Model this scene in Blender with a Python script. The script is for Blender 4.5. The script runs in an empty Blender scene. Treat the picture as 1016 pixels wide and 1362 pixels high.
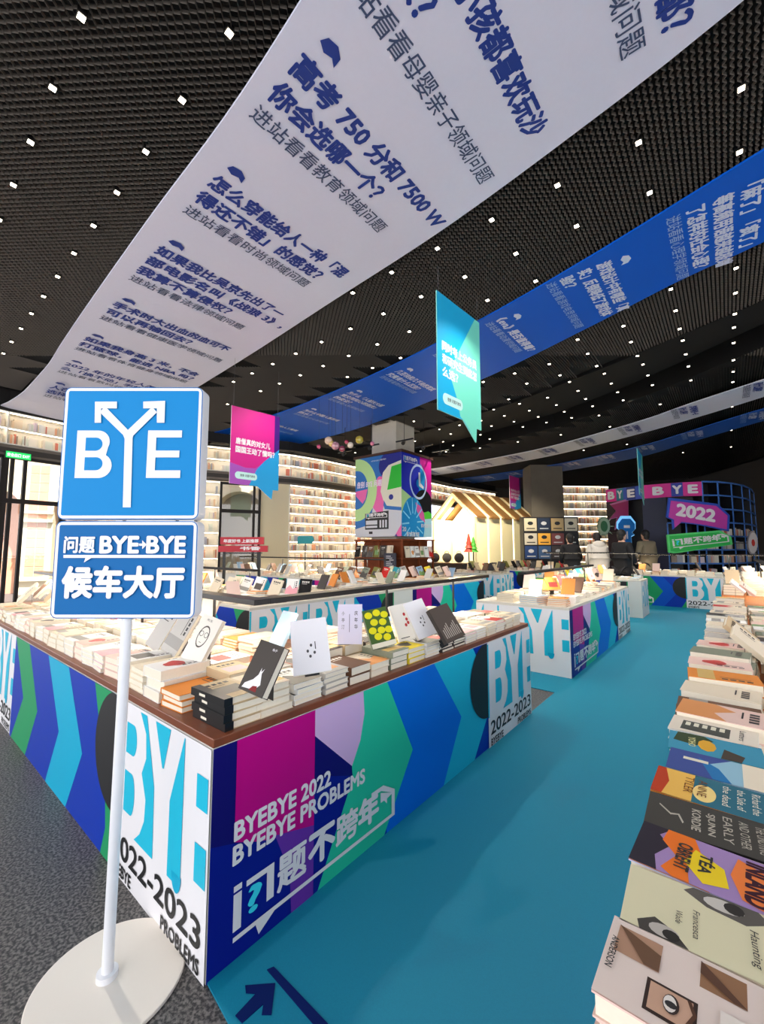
import bpy, bmesh, math, random
import numpy as np
from mathutils import Vector, Matrix
random.seed(7)
S = bpy.context.scene
COL = S.collection

# ------------------------------------------------------------------ camera, world, sun, area light, exposure
FOC, CH = 560.0, 1.35
PITCH = math.atan(49 / FOC)
YAW = math.radians(39.3)
cd = bpy.data.cameras.new('camera'); cam = bpy.data.objects.new('camera', cd); COL.objects.link(cam)
cam.location = (0, 0, CH); cam.rotation_euler = (math.pi / 2 + PITCH, 0, YAW)
cd.sensor_fit = 'HORIZONTAL'; cd.sensor_width = 36; cd.lens = 36 * FOC / 1016; cd.clip_start = 0.05; cd.clip_end = 200
S.camera = cam
W = bpy.data.worlds.new('world'); S.world = W; W.use_nodes = True
W.node_tree.nodes['Background'].inputs[0].default_value = (0.95, 0.96, 1.0, 1)
W.node_tree.nodes['Background'].inputs[1].default_value = 2.2
sd = bpy.data.lights.new('sun', 'SUN'); sd.energy = 14.0; sd.angle = 0.02; sd.color = (1, 0.96, 0.9)
sun = bpy.data.objects.new('sun', sd); COL.objects.link(sun)
sun.rotation_euler = (0, math.radians(28), 0)
S.view_settings.view_transform = 'Standard'; S.view_settings.look = 'None'
S.view_settings.gamma = 1; S.view_settings.use_curve_mapping = False
S.view_settings.exposure = 0.4

# ------------------------------------------------------------------ helpers
def ray(px, py):
    x = (px - 508) / FOC; y = -(py - 681) / FOC
    c, s = math.cos(PITCH), math.sin(PITCH); fw = c - y * s; up = s + y * c
    return Vector((x * math.cos(YAW) - fw * math.sin(YAW), x * math.sin(YAW) + fw * math.cos(YAW), up)), fw
def at(px, py, z):
    r, _ = ray(px, py); t = (z - CH) / r.z; return Vector((r.x * t, r.y * t, z))
def pp(px, py, d):
    r, fw = ray(px, py); return Vector((0, 0, CH)) + r * (d / fw)
def cw(r, f, z=0):
    return Vector((r * math.cos(YAW) - f * math.sin(YAW), r * math.sin(YAW) + f * math.cos(YAW), z))
def fdist(p): return -p[0] * math.sin(YAW) + p[1] * math.cos(YAW)
def project(p):
    r = p[0] * math.cos(YAW) + p[1] * math.sin(YAW); fh = fdist(p); u = p[2] - CH
    c, s = math.cos(PITCH), math.sin(PITCH); fw = fh * c + u * s; up = -fh * s + u * c
    if fw <= 0.01: return (-9999, -9999)
    return (508 + FOC * r / fw, 681 - FOC * up / fw)

def lin(c):
    return tuple(((v / 255) / 12.92 if v / 255 <= 0.04045 else ((v / 255 + 0.055) / 1.055) ** 2.4) for v in c) + (1,)
MATS = {}
def M(rgb, rough=0.6, metal=0.0, emit=0.0, noise=0.0, nscale=30, bump=0.0, alpha=1.0, spec=0.5):
    if rough in (0.4, 0.42) and not metal and not emit and spec == 0.5: rough = 0.6; spec = 0.2
    key = (tuple(rgb), rough, metal, emit, noise, nscale, bump, alpha, spec)
    if key in MATS: return MATS[key]
    m = bpy.data.materials.new('surface'); m.use_nodes = True
    nt = m.node_tree; b = nt.nodes['Principled BSDF']; c = lin(rgb)
    b.inputs['Base Color'].default_value = c; b.inputs['Roughness'].default_value = rough
    b.inputs['Metallic'].default_value = metal; b.inputs['Specular IOR Level'].default_value = spec
    if emit:
        b.inputs['Emission Color'].default_value = c; b.inputs['Emission Strength'].default_value = emit
    if alpha < 1: b.inputs['Alpha'].default_value = alpha
    if noise or bump:
        tc = nt.nodes.new('ShaderNodeTexCoord'); n = nt.nodes.new('ShaderNodeTexNoise')
        n.inputs['Scale'].default_value = nscale; n.inputs['Detail'].default_value = 4
        nt.links.new(tc.outputs['Object'], n.inputs['Vector'])
        if noise:
            mx = nt.nodes.new('ShaderNodeMix'); mx.data_type = 'RGBA'
            mx.inputs[6].default_value = tuple(v * (1 - noise) for v in c[:3]) + (1,)
            mx.inputs[7].default_value = tuple(min(1, v * (1 + noise)) for v in c[:3]) + (1,)
            nt.links.new(n.outputs['Fac'], mx.inputs[0]); nt.links.new(mx.outputs[2], b.inputs['Base Color'])
        if bump:
            bp = nt.nodes.new('ShaderNodeBump'); bp.inputs['Strength'].default_value = bump
            nt.links.new(n.outputs['Fac'], bp.inputs['Height']); nt.links.new(bp.outputs['Normal'], b.inputs['Normal'])
    MATS[key] = m; return m

class MB:
    """collects polygons with materials into one mesh"""
    def __init__(s): s.v = []; s.f = []; s.mi = []; s.mats = []
    def mat(s, m):
        if m not in s.mats: s.mats.append(m)
        return s.mats.index(m)
    def poly(s, pts, m):
        i = len(s.v); s.v += [tuple(p) for p in pts]; s.f.append(tuple(range(i, i + len(pts)))); s.mi.append(s.mat(m))
    def raw(s, vs, fs, m):
        i = len(s.v); s.v += [tuple(p) for p in vs]; k = s.mat(m)
        for f in fs: s.f.append(tuple(a + i for a in f)); s.mi.append(k)
    def box(s, a, b, m, T=None):
        (x0, y0, z0), (x1, y1, z1) = a, b
        vs = [(x0,y0,z0),(x1,y0,z0),(x1,y1,z0),(x0,y1,z0),(x0,y0,z1),(x1,y0,z1),(x1,y1,z1),(x0,y1,z1)]
        if T is not None: vs = [tuple(T @ Vector(v)) for v in vs]
        s.raw(vs, [(0,3,2,1),(4,5,6,7),(0,1,5,4),(1,2,6,5),(2,3,7,6),(3,0,4,7)], m)
    def prism(s, pts, z0, z1, m, T=None):
        n = len(pts); vs = [(p[0], p[1], z0) for p in pts] + [(p[0], p[1], z1) for p in pts]
        if T is not None: vs = [tuple(T @ Vector(v)) for v in vs]
        s.raw(vs, [tuple(reversed(range(n))), tuple(range(n, 2 * n))] + [(i, (i+1) % n, n + (i+1) % n, n + i) for i in range(n)], m)
    def tube(s, p0, p1, r, m, n=10, r1=None):
        p0, p1 = Vector(p0), Vector(p1); d = (p1 - p0).normalized(); r1 = r if r1 is None else r1
        a = d.orthogonal().normalized(); b = d.cross(a); vs = []
        for p, q in ((p0, r), (p1, r1)):
            for i in range(n):
                t = 2 * math.pi * i / n; vs.append(tuple(p + (a * math.cos(t) + b * math.sin(t)) * q))
        s.raw(vs, [tuple(reversed(range(n))), tuple(range(n, 2 * n))] + [(i, (i+1) % n, n + (i+1) % n, n + i) for i in range(n)], m)
    def sphere(s, c, r, m, nu=10, nv=7, sc=(1,1,1)):
        vs = []; fs = []
        for j in range(nv + 1):
            t = math.pi * j / nv
            for i in range(nu):
                p = 2 * math.pi * i / nu
                vs.append((c[0] + r*sc[0]*math.sin(t)*math.cos(p), c[1] + r*sc[1]*math.sin(t)*math.sin(p), c[2] + r*sc[2]*math.cos(t)))
        for j in range(nv):
            for i in range(nu):
                fs.append((j*nu+i, (j+1)*nu+i, (j+1)*nu+(i+1) % nu, j*nu+(i+1) % nu))
        s.raw(vs, fs, m)
    def mesh(s, name):
        me = bpy.data.meshes.new(name); me.from_pydata(s.v, [], s.f)
        for m in s.mats: me.materials.append(m)
        me.polygons.foreach_set('material_index', s.mi); me.update(); return me
    def build(s, name, parent=None, **tags):
        o = bpy.data.objects.new(name, s.mesh(name)); COL.objects.link(o)
        if parent is not None: o.parent = parent
        tag(o, **tags); return o
def tag(o, label=None, cat=None, group=None, kind=None):
    if label: o['label'] = label
    if cat: o['category'] = cat
    if group: o['group'] = group
    if kind: o['kind'] = kind
    return o
def empty(name, loc=(0,0,0), rz=0, **tags):
    o = bpy.data.objects.new(name, None); COL.objects.link(o); o.location = loc; o.rotation_euler = (0, 0, rz); tag(o, **tags); return o
def bevel(o, w=0.004, seg=2):
    m = o.modifiers.new('bevel', 'BEVEL'); m.width = w; m.segments = seg; m.limit_method = 'ANGLE'; return o

# lettering: flat meshes made from the built-in font, struck several times for weight
TXT = {}
def text_data(body, res=2):
    if (body, res) in TXT: return TXT[(body, res)]
    c = bpy.data.curves.new('lettering', 'FONT'); c.body = body; c.size = 1; c.fill_mode = 'FRONT'; c.resolution_u = res; c.align_x = 'LEFT'
    o = bpy.data.objects.new('lettering', c); COL.objects.link(o)
    dg = bpy.context.evaluated_depsgraph_get()
    me = bpy.data.meshes.new_from_object(o.evaluated_get(dg))
    vs = np.array([v.co[:] for v in me.vertices]) if len(me.vertices) else np.zeros((0, 3)); fs = [tuple(p.vertices) for p in me.polygons]
    bpy.data.objects.remove(o); bpy.data.curves.remove(c); bpy.data.meshes.remove(me)
    TXT[(body, res)] = (vs, fs); return TXT[(body, res)]

class Face:
    """a flat printed face: origin O, e = viewer's right, up vector, n = outward normal; layers sit proud of each other by a hair"""
    def __init__(s, O, e, n, up=(0,0,1), step=0.00022, base=0.0012, clip=None):
        s.O = Vector(O); s.e = Vector(e).normalized(); s.n = Vector(n).normalized(); s.up = Vector(up).normalized()
        s.mb = MB(); s.k = 0; s.step = step; s.base = base; s.clip = clip; s.ox = 0; s.sx = 1; s.oz = 0; s.sz = 1
    def P(s, x, z, l=None):
        l = s.base + s.step * s.k if l is None else l
        return s.O + s.e * (s.ox + x * s.sx) + s.up * (s.oz + z * s.sz) + s.n * l
    def poly(s, pts, m):
        s.k += 1
        if s.clip:
            x0, x1, z0, z1 = s.clip
            pts = [(s.ox + x * s.sx, s.oz + z * s.sz) for x, z in pts]
            for ax, lim, sg in ((0, x0, 1), (0, x1, -1), (1, z0, 1), (1, z1, -1)):
                out = []
                for i in range(len(pts)):
                    a, b = pts[i], pts[(i + 1) % len(pts)]; da = (a[ax] - lim) * sg; db = (b[ax] - lim) * sg
                    if da >= 0: out.append(a)
                    if (da > 0 > db) or (da < 0 < db):
                        t = da / (da - db); out.append((a[0] + (b[0]-a[0]) * t, a[1] + (b[1]-a[1]) * t))
                pts = out
                if len(pts) < 3: return
            l = s.base + s.step * s.k
            s.mb.poly([s.O + s.e * x + s.up * z + s.n * l for x, z in pts], m)
        else: s.mb.poly([s.P(x, z) for x, z in pts], m)
    def rect(s, x0, z0, x1, z1, m): s.poly([(x0,z0),(x1,z0),(x1,z1),(x0,z1)], m)
    def disc(s, cx, cz, rx, rz, m, a0=0, a1=360, n=36, hole=None):
        A = [math.radians(a0 + (a1 - a0) * i / n) for i in range(n + 1)]
        if hole is None:
            pts = [(cx + rx * math.cos(a), cz + rz * math.sin(a)) for a in A]
            if abs(a1 - a0) >= 360: pts = pts[:-1]
            s.poly(pts, m)
        else:
            for a, b in zip(A[:-1], A[1:]):
                s.poly([(cx+rx*math.cos(a), cz+rz*math.sin(a)), (cx+rx*math.cos(b), cz+rz*math.sin(b)),
                        (cx+rx*hole*math.cos(b), cz+rz*hole*math.sin(b)), (cx+rx*hole*math.cos(a), cz+rz*hole*math.sin(a))], m); s.k -= 1
            s.k += 1
    def text(s, body, x, z, w, h, m, bold=0.0, res=2, shear=0.0):
        s.k += 1; vs, fs = text_data(body, res)
        if not len(vs): return
        lo, hi = vs.min(0), vs.max(0); kx = w / max(1e-6, hi[0] - lo[0]); kz = h / max(1e-6, hi[1] - lo[1])
        if w <= 0: kx = kz
        if h <= 0: kz = kx
        shifts = [(0, 0)] if not bold else [(-bold, 0), (bold, 0), (0, bold), (0, -bold), (-bold*.7, bold*.7), (bold*.7, -bold*.7), (bold*.7, bold*.7), (-bold*.7, -bold*.7)]
        k = s.mb.mat(m)
        for q, (ax, ay) in enumerate(shifts):
            l = s.base + s.step * s.k + 0.00002 * q; i = len(s.mb.v)
            for v in vs:
                X = x + (v[0] - lo[0] + ax) * kx; Z = z + (v[1] - lo[1] + ay) * kz; X += shear * (Z - z)
                s.mb.v.append(tuple(s.P(X, Z, l)))
            for f in fs: s.mb.f.append(tuple(a + i for a in f)); s.mb.mi.append(k)
    def build(s, name, parent, **t): return s.mb.build(name, parent, **t)

WHITE = M((233,230,232), 0.45, spec=0.2); INK = M((12,12,16), 0.5); NAVY = M((18,8,105), 0.4, spec=0.2); BLUE = M((0,52,168), 0.4, spec=0.2); DBLUE = M((10,24,140), 0.4, spec=0.2)
AZURE = M((0,112,222), 0.4, spec=0.2); CYAN = M((0,168,205), 0.4, spec=0.2); CYANL = M((30,185,215), 0.4, spec=0.2); GREEN = M((40,200,160), 0.4, spec=0.2); DGREEN = M((30,150,95), 0.4, spec=0.2)
MAG = M((190,0,130), 0.4, spec=0.2); LILAC = M((212,178,222), 0.4, spec=0.2); PURP = M((105,50,165), 0.4, spec=0.2); TEXTCY = M((60,220,240), 0.4)
BLACKM = M((14,14,15), 0.35); WOOD = M((120,62,34), 0.35, noise=0.35, nscale=14); PALEW = M((225,222,214), 0.5)

# ------------------------------------------------------------------ the shell: floors
def floor_material():
    m = bpy.data.materials.new('speckled_stone_floor'); m.use_nodes = True; nt = m.node_tree; b = nt.nodes['Principled BSDF']
    tc = nt.nodes.new('ShaderNodeTexCoord'); n = nt.nodes.new('ShaderNodeTexNoise'); n.inputs['Scale'].default_value = 95; n.inputs['Detail'].default_value = 5
    r = nt.nodes.new('ShaderNodeValToRGB'); r.color_ramp.elements[0].position = 0.42; r.color_ramp.elements[0].color = lin((28,28,32))
    r.color_ramp.elements[1].position = 0.62; r.color_ramp.elements[1].color = lin((112,108,106))
    nt.links.new(tc.outputs['Object'], n.inputs['Vector']); nt.links.new(n.outputs['Fac'], r.inputs[0]); nt.links.new(r.outputs[0], b.inputs['Base Color'])
    b.inputs['Roughness'].default_value = 0.5; return m
mb = MB(); mb.box((-24, -4, -0.05), (9, 26, 0), floor_material()); mb.build('floor', kind='structure')
mb = MB(); teal = M((0,128,158), 0.6, noise=0.12, nscale=260, bump=0.1, spec=0.3)
mb.prism([(-1.335,0.765),(-1.17,0.745),(-0.93,-0.6),(2.5,-0.6),(2.5,14),(-5.6,14),(-5.6,8.0),(-3.9,4.2),(-1.335,4.2)], 0.0, 0.006, teal)
mb.build('floor_carpet', kind='structure')

# arrow printed on the carpet
a = MB(); navy = M((8,30,92), 0.7, spec=0.1)
def fl(pts): return [(p[0], p[1]) for p in pts]
A = lambda x, y: at(x, y, 0.007)
a.prism(fl([A(355,1290), A(364,1286), A(436,1362), A(418,1364)]), 0.006, 0.0085, navy)
a.prism(fl([A(313,1351), A(322,1361), A(350,1336), A(348,1350), A(361,1350), A(366,1308), A(326,1311), A(327,1321), A(340,1322)]), 0.006, 0.0085, navy)
tag(a.build('floor_arrow'), 'navy blue arrow and line printed on the teal carpet by the near table corner', 'floor marking')

# ------------------------------------------------------------------ ceiling: dark deck, expanded-metal mesh, ribbons
ZC = 4.6
deck = MB(); deck.box((-11.7, -4, 4.95), (9, 26, 5.05), M((8,8,9), 0.9)); ceil = deck.build('ceiling', kind='structure')
R1L = [(6,-1.0),(3,0.35),(0.8,0.95),(-0.5,1.25),(-1.76,1.4),(-2.75,1.48),(-4.16,1.53),(-6.21,1.63),(-7.8,1.72),(-9.23,1.81),(-10.4,1.78),(-11.0,1.66),(-11.35,1.5)]
R1R = [(6,0.6),(3,1.85),(1.6,2.6),(0.25,3.04),(-0.76,3.26),(-2.1,3.47),(-3.8,3.62),(-5.2,3.75),(-6.27,3.84),(-8.5,4.0),(-10.6,4.12),(-11.5,4.16)]
R2L = [(6,1.3),(3,3.2),(1.6,3.95),(0.4,4.37),(-0.13,4.55),(-1.04,4.85),(-2.5,5.25),(-4.82,5.71),(-7.72,5.98),(-10,5.95),(-12.5,5.75)]
R2R = [(6,2.6),(3,4.6),(1.6,5.3),(0.47,5.74),(-0.3,5.97),(-1.44,6.45),(-3.45,7.19),(-6.75,8.0),(-9,8.2),(-11,8.15),(-13.5,7.9)]
R3L = [(6,6.6),(3,8.9),(0.7,10.49),(-0.45,11.24),(-1.59,12.06),(-4.0,13.25),(-6,13.75),(-8.28,14.05),(-11,14.1)]
R3R = [(6,7.6),(3,10.0),(0.76,11.7),(-0.5,12.6),(-1.8,13.4),(-4.36,14.6),(-6.6,15.1),(-9.02,15.4),(-11.5,15.4)]
R4L = [(6,8.6),(3,11.1),(0.81,12.71),(-0.6,13.9),(-2.07,15.1),(-4.89,16.3),(-7,16.7),(-9.49,16.9),(-12,16.9)]
R4R = [(6,9.7),(3,12.2),(0.87,13.92),(-0.7,15.4),(-2.37,16.9),(-5.33,18.0),(-7.6,18.3),(-10.47,18.5),(-13,18.5)]
BNL = [(6,4.4),(3,6.1),(0.54,7.19),(0.22,7.34),(-0.42,7.63),(-1.53,8.13),(-3.27,8.81),(-5.92,9.47),(-8,9.75),(-12,9.9)]
BNR = [(6,5.6),(3,7.5),(0.62,8.89),(-0.2,9.5),(-0.96,10.1),(-2.1,10.8),(-3.39,11.4),(-7.0,12.3),(-9,12.5),(-13,12.6)]
def yat(P, x):
    P = sorted(P)
    if x <= P[0][0]: return P[0][1]
    for a, b in zip(P[:-1], P[1:]):
        if x <= b[0]: return a[1] + (b[1] - a[1]) * (x - a[0]) / (b[0] - a[0])
    return P[-1][1]
def between(x, y, A, B, pad=0): return yat(A, x) - pad < y < yat(B, x) + pad
# wavy strips, alternate ones in antiphase so that they close into cells; near part waved, far part straight
V = []; F = []; off = 0
pitch, per, amp = 0.040, 0.060, 0.0125
x = -11.6; i = 0
while x < 7.0:
    segs = []   # (y0,y1,step)
    ys = []
    y = -3.0
    near_end = 9.5
    fy = []
    while y < 24:
        d = fdist((x, y)); rr = x * math.cos(YAW) + y * math.sin(YAW)
        near = 0 < d < 6.8 and abs(rr) < 1.1 * d + 0.6 and y < near_end
        fy.append((y, near)); y += per / 4 if near else 0.6
    yy = np.array([q[0] for q in fy]); nr = np.array([q[1] for q in fy])
    cen = x + np.where(nr, amp * np.cos(2 * np.pi * yy / per) * (1 if i % 2 else -1), 0)
    n = len(yy)
    keep = np.ones(n, bool)
    for k in range(n):
        if between(x, yy[k], BNL, BNR) or between(x, yy[k], R1L, R1R, -0.15) or between(x, yy[k], R2L, R2R, -0.15): keep[k] = False
        if fdist((x, yy[k])) < -0.5: keep[k] = False
    for z in (ZC - 0.03, ZC): V.append(np.stack([cen, yy, np.full(n, z)], 1))
    for k in range(n - 1):
        if keep[k] and keep[k + 1]: F.append((off + k, off + k + 1, off + n + k + 1, off + n + k))
    off += 2 * n; x += pitch; i += 1
me = bpy.data.meshes.new('ceiling_mesh'); me.from_pydata(np.concatenate(V).tolist(), [], F)
me.materials.append(M((116,108,100), 0.45, metal=0.3))
o = bpy.data.objects.new('ceiling_mesh', me); COL.objects.link(o); o.parent = ceil; o['kind'] = 'stuff'
o.location = (0, 0, 0)
dk = M((14,13,13), 0.9)
# the backing is cut open over the recessed slot
bk = MB(); xs = [6, 3, 1.6, 0.6, 0, -0.6, -1.5, -2.5, -3.4, -5, -6.5, -8, -10, -11.7]
xs = [9] + xs
for p, q in zip(xs[:-1], xs[1:]):
    bk.poly([(p,-4,ZC+0.035),(p,yat(BNL,p),ZC+0.035),(q,yat(BNL,q),ZC+0.035),(q,-4,ZC+0.035)], dk)
    bk.poly([(p,yat(BNR,p),ZC+0.035),(p,26,ZC+0.035),(q,26,ZC+0.035),(q,yat(BNR,q),ZC+0.035)], dk)
    for P in (BNL, BNR): bk.poly([(p,yat(P,p),ZC-0.03),(q,yat(P,q),ZC-0.03),(q,yat(P,q),4.95),(p,yat(P,p),4.95)], BLACKM)
bk.build('ceiling_backing', ceil)

def resample(P, n):
    P = [Vector((a[0], a[1], 0)) for a in P]; L = [0]
    for a, b in zip(P[:-1], P[1:]): L.append(L[-1] + (b - a).length)
    out = []
    for k in range(n + 1):
        t = L[-1] * k / n; j = 0
        while j < len(L) - 2 and L[j + 1] < t: j += 1
        u = (t - L[j]) / (L[j + 1] - L[j])
        # Catmull-Rom
        p0 = P[max(0, j - 1)]; p1 = P[j]; p2 = P[j + 1]; p3 = P[min(len(P) - 1, j + 2)]
        out.append(0.5 * ((2*p1) + (p2-p0)*u + (2*p0-5*p1+4*p2-p3)*u*u + (3*p1-p0-3*p2+p3)*u**3))
    return out
def ribbon(name, PL, PR, mat, z, droop=None, **t):
    A, B = resample(PL, 60), resample(PR, 60); mb = MB()
    def zz(p): return z if droop is None or p.x > droop[0] else z - (droop[0] - p.x) ** 2 * droop[1]
    rows = []
    for a, b in zip(A, B):
        rows.append([(a.x, a.y, zz(a)), (b.x, b.y, zz(b)), (b.x, b.y, zz(b) + 0.02), (a.x, a.y, zz(a) + 0.02)])
    for r, s in zip(rows[:-1], rows[1:]):
        for k in range(4): mb.poly([r[k], r[(k+1) % 4], s[(k+1) % 4], s[k]], mat)
    return mb.build(name, **t)
RZ = 4.55
rib1 = ribbon('ceiling_ribbon', R1L, R1R, M((222,222,240), 0.6, noise=0.02), RZ, (-9.3, 0.078), label='wide white ribbon banner with dark blue questions, nearest overhead', cat='banner')
rib2 = ribbon('ceiling_ribbon', R2L, R2R, M((0,92,205), 0.55, spec=0.2), RZ, label='blue ribbon banner with white questions beside the wide white one', cat='banner')
rib3 = ribbon('ceiling_ribbon', R3L, R3R, M((215,218,235), 0.6), RZ - 0.03, label='far narrow white ribbon banner beyond the black ceiling slot', cat='banner')
rib4 = ribbon('ceiling_ribbon', R4L, R4R, M((20,90,185), 0.55), RZ - 0.03, label='farthest blue ribbon banner behind the narrow white one', cat='banner')
RB = M((16,52,140), 0.6); RT = M((60,75,110), 0.6); RW = M((215,222,245), 0.5); RW2 = M((150,180,230), 0.5)
def cap(F, x, z, s, m):
    F.poly([(x, z + 0.35*s), (x + 0.45*s, z + 0.1*s), (x + 0.9*s, z + 0.25*s), (x + 1.25*s, z), (x + 1.2*s, z + 0.55*s), (x + 0.75*s, z + 0.85*s), (x + 0.2*s, z + 0.75*s)], m)
def rtext(F, lines, sub, X, Y, ch=0.17, hm=RB, sm=RT, line=0.25, hh=0.185, icon=True):
    """a block of text whose first line's cap edge lies at world X; lines run along +Y"""
    def wlen(t): return sum(1.0 if ord(c) > 0x2000 else 0.58 for c in t)
    if icon: cap(F, Y + 0.02, X + 0.07, 0.13, hm)
    z = X - hh
    for t in lines:
        F.text(t, Y, z, ch * wlen(t) * 0.97, hh if len(t) > 1 else 0.0, hm, bold=0.038, res=2); z -= line
    F.text(sub, Y, z + 0.035, ch * 0.88 * wlen(sub), hh * 0.82, sm, bold=0.006, res=2)
F1 = Face((0, 0, RZ), (0, 1, 0), (0, 0, -1), up=(1, 0, 0))
rtext(F1, ['为什么小孩都喜欢玩沙', '和水？'], '进站看看母婴亲子领域问题', -0.87, 1.42)
rtext(F1, ['你身边的人过年回家都？'], '进站看看亲密关系领域问题', 0.03, 1.14)
rtext(F1, ['高考 750 分和 7500 W', '你会选哪一个？'], '进站看看教育领域问题', -1.93, 1.58)
rtext(F1, ['怎么穿能给人一种「混', '得还不错」的感觉？'], '进站看看时尚领域问题', -3.2, 1.69)
rtext(F1, ['如果我比吴京先出了一', '部电影名叫《战狼 3》，', '我算不算侵权？'], '进站看看法律领域问题', -4.45, 1.76)
rtext(F1, ['手术时大出血的血可不', '可以再输回去？'], '进站看看健康医学领域问题', -5.95, 1.84)
rtext(F1, ['如果我身高 3 米，不会', '打篮球，能进 NBA 吗？'], '进站看看体育健身领域问题', -7.3, 1.9)
F1.build('printed_questions', rib1)
F1b = Face((0, 0, RZ), (0, 1, 0), (0, 0, -1), up=(1, 0, 0)); F1b.O = Vector((-8.5, 0, RZ))
rtext(F1b, ['2022 年的年轻人怎', '么「换不动」手机'], '进站看看数码领域问题', -0.1, 1.98)
F1b.build('printed_questions', rib1)
F1c = Face((-9.75, 0, RZ - 0.05), (0, 1, 0), (0.15, 0, -1), up=(1, 0, 0.12))
rtext(F1c, ['人在什么情况下会', '选择沉默'], '进站看看心理学领域问题', -0.1, 2.05)
F1c.build('printed_questions', rib1)
F2 = Face((0, 0, RZ), (0, 1, 0), (0, 0, -1), up=(1, 0, 0))
k2 = dict(ch=0.125, hm=RW, sm=RW2, line=0.2, hh=0.15)
rtext(F2, ['「麻了」「疯了」', '等高频用语越来越极端', '了怎样的社会心理？'], '进站看看心理学领域问题', 0.42, 4.72, **k2)
rtext(F2, ['游戏设计中有哪些「真', '实」反倒降低了游戏体', '验？'], '进站看看游戏电竞领域问题', -0.83, 5.02, **k2)
rtext(F2, ['《eva》是否值得看？'], '进站看看动漫领域问题', -2.2, 5.38, ch=0.13, hm=RW, sm=RW2, line=0.2, hh=0.15)
rtext(F2, ['木星上的风暴为什么'], '进站看看科学领域问题', -3.3, 5.72, **k2)
rtext(F2, ['几百块和几千块的耳机', '究竟有什么区别？'], '进站看看数码领域问题', -4.35, 5.85, **k2)
rtext(F2, ['为什么「人越长大越', '难交到知心的朋友」', '的说法？'], '进站看看人际领域问题', -5.75, 6.05, **k2)
rtext(F2, ['为什么中国人喜欢喝', '热水？'], '进站看看文化领域问题', -7.3, 6.2, **k2)
rtext(F2, ['如何看待人工智能', '写作文？'], '进站看看科技领域问题', -8.8, 6.25, **k2)
rtext(F2, ['哪些习惯值得坚持？'], '进站看看生活领域问题', -10.3, 6.2, **k2)
F2.build('printed_questions', rib2)
for rb, PL, hm, sm in ((rib3, R3L, RB, RT), (rib4, R4L, RW, RW2)):
    Fx = Face((0, 0, RZ - 0.03), (0, 1, 0), (0, 0, -1), up=(1, 0, 0), step=0.001, base=0.004)
    for q in range(9):
        X = 0.9 - q * 1.25
        rtext(Fx, ['怎样看待新的一年', '有什么期待？'], '进站看看更多领域问题', X, yat(PL, X - 0.2) + 0.12, ch=0.1, hm=hm, sm=sm, line=0.19, hh=0.15, icon=False)
    Fx.build('printed_questions', rb)

# downlights: a .62 m grid, every lamp a small square fitting
LENS = M((255,240,214), 0.3, emit=8.0); LENS.cycles.emission_sampling = 'NONE'
dl = MB(); dl.box((-0.026,-0.026,0.0), (0.026,0.026,0.04), BLACKM); dlm = dl.mesh('downlight')
ln = MB(); ln.box((-0.019,-0.019,-0.006), (0.019,0.019,0.0), LENS); lnm = ln.mesh('lens')
cnt = 0; spots = 0; ZR = {}
ORDN = ['first', 'second', 'third', 'fourth', 'fifth', 'sixth', 'seventh', 'eighth', 'ninth', 'tenth', 'eleventh', 'twelfth', 'thirteenth', 'fourteenth', 'fifteenth', 'sixteenth', 'seventeenth', 'eighteenth', 'nineteenth', 'twentieth', 'twenty-first', 'twenty-second', 'twenty-third', 'twenty-fourth']
RIBS = ((R1L,R1R),(R2L,R2R),(R3L,R3R),(R4L,R4R))
for j in range(0, 32):
    for i in range(-26, 10):
        X = 0.25 + 0.62 * i; Y = 0.0 + 0.61 * j
        slot = between(X, Y, BNL, BNR, -0.08)
        if any(between(X, Y, A, B, 0.06) for A, B in RIBS) or X < -11.0: continue
        z = 4.62 if slot else ZC - 0.045
        p = project((X, Y, z)); d = fdist((X, Y))
        if not (-20 < p[0] < 1036 and -20 < p[1] < 1380) or d > 19 or cnt >= 300: continue
        if d > 8 and (i % 2 or j % 2) and not slot: continue
        if d > 11 and (i + j // 2) % 2: continue
        o = bpy.data.objects.new('downlight', dlm); COL.objects.link(o); o.location = (X, Y, z)
        zone = 'inside the black ceiling slot' if slot else 'left of the wide white ribbon' if Y < yat(R1L, X) else 'between white and blue ribbons' if Y < yat(R2L, X) else 'between blue ribbon and black slot' if Y < yat(BNL, X) else 'beyond the black slot'
        rows_ = ZR.setdefault(zone, {}); rw = rows_.setdefault(j, []); rw.append((X, o))
        tag(o, None, 'ceiling light', 'downlights in the mesh ceiling')
        c = bpy.data.objects.new('lens', lnm); COL.objects.link(c); c.parent = o
        if (i % 3 == 0 and j % 3 == 1):
            L = bpy.data.lights.new('lamp', 'SPOT'); L.energy = 105; L.spot_size = math.radians(115); L.spot_blend = 0.6; L.shadow_soft_size = 0.025; L.color = (1, 0.93, 0.82)
            q = bpy.data.objects.new('lamp', L); COL.objects.link(q); q.location = (X, Y, z - 0.06)
        cnt += 1

for zone, rows_ in ZR.items():
    for rk_, j_ in enumerate(sorted(rows_)):
        for ck_, (x_, o_) in enumerate(sorted(rows_[j_], key=lambda t: -t[0])):
            o_['label'] = 'square downlight %s, %s row, %s counted from the right' % (zone, ORDN[rk_], ORDN[min(ck_, 23)])

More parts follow.
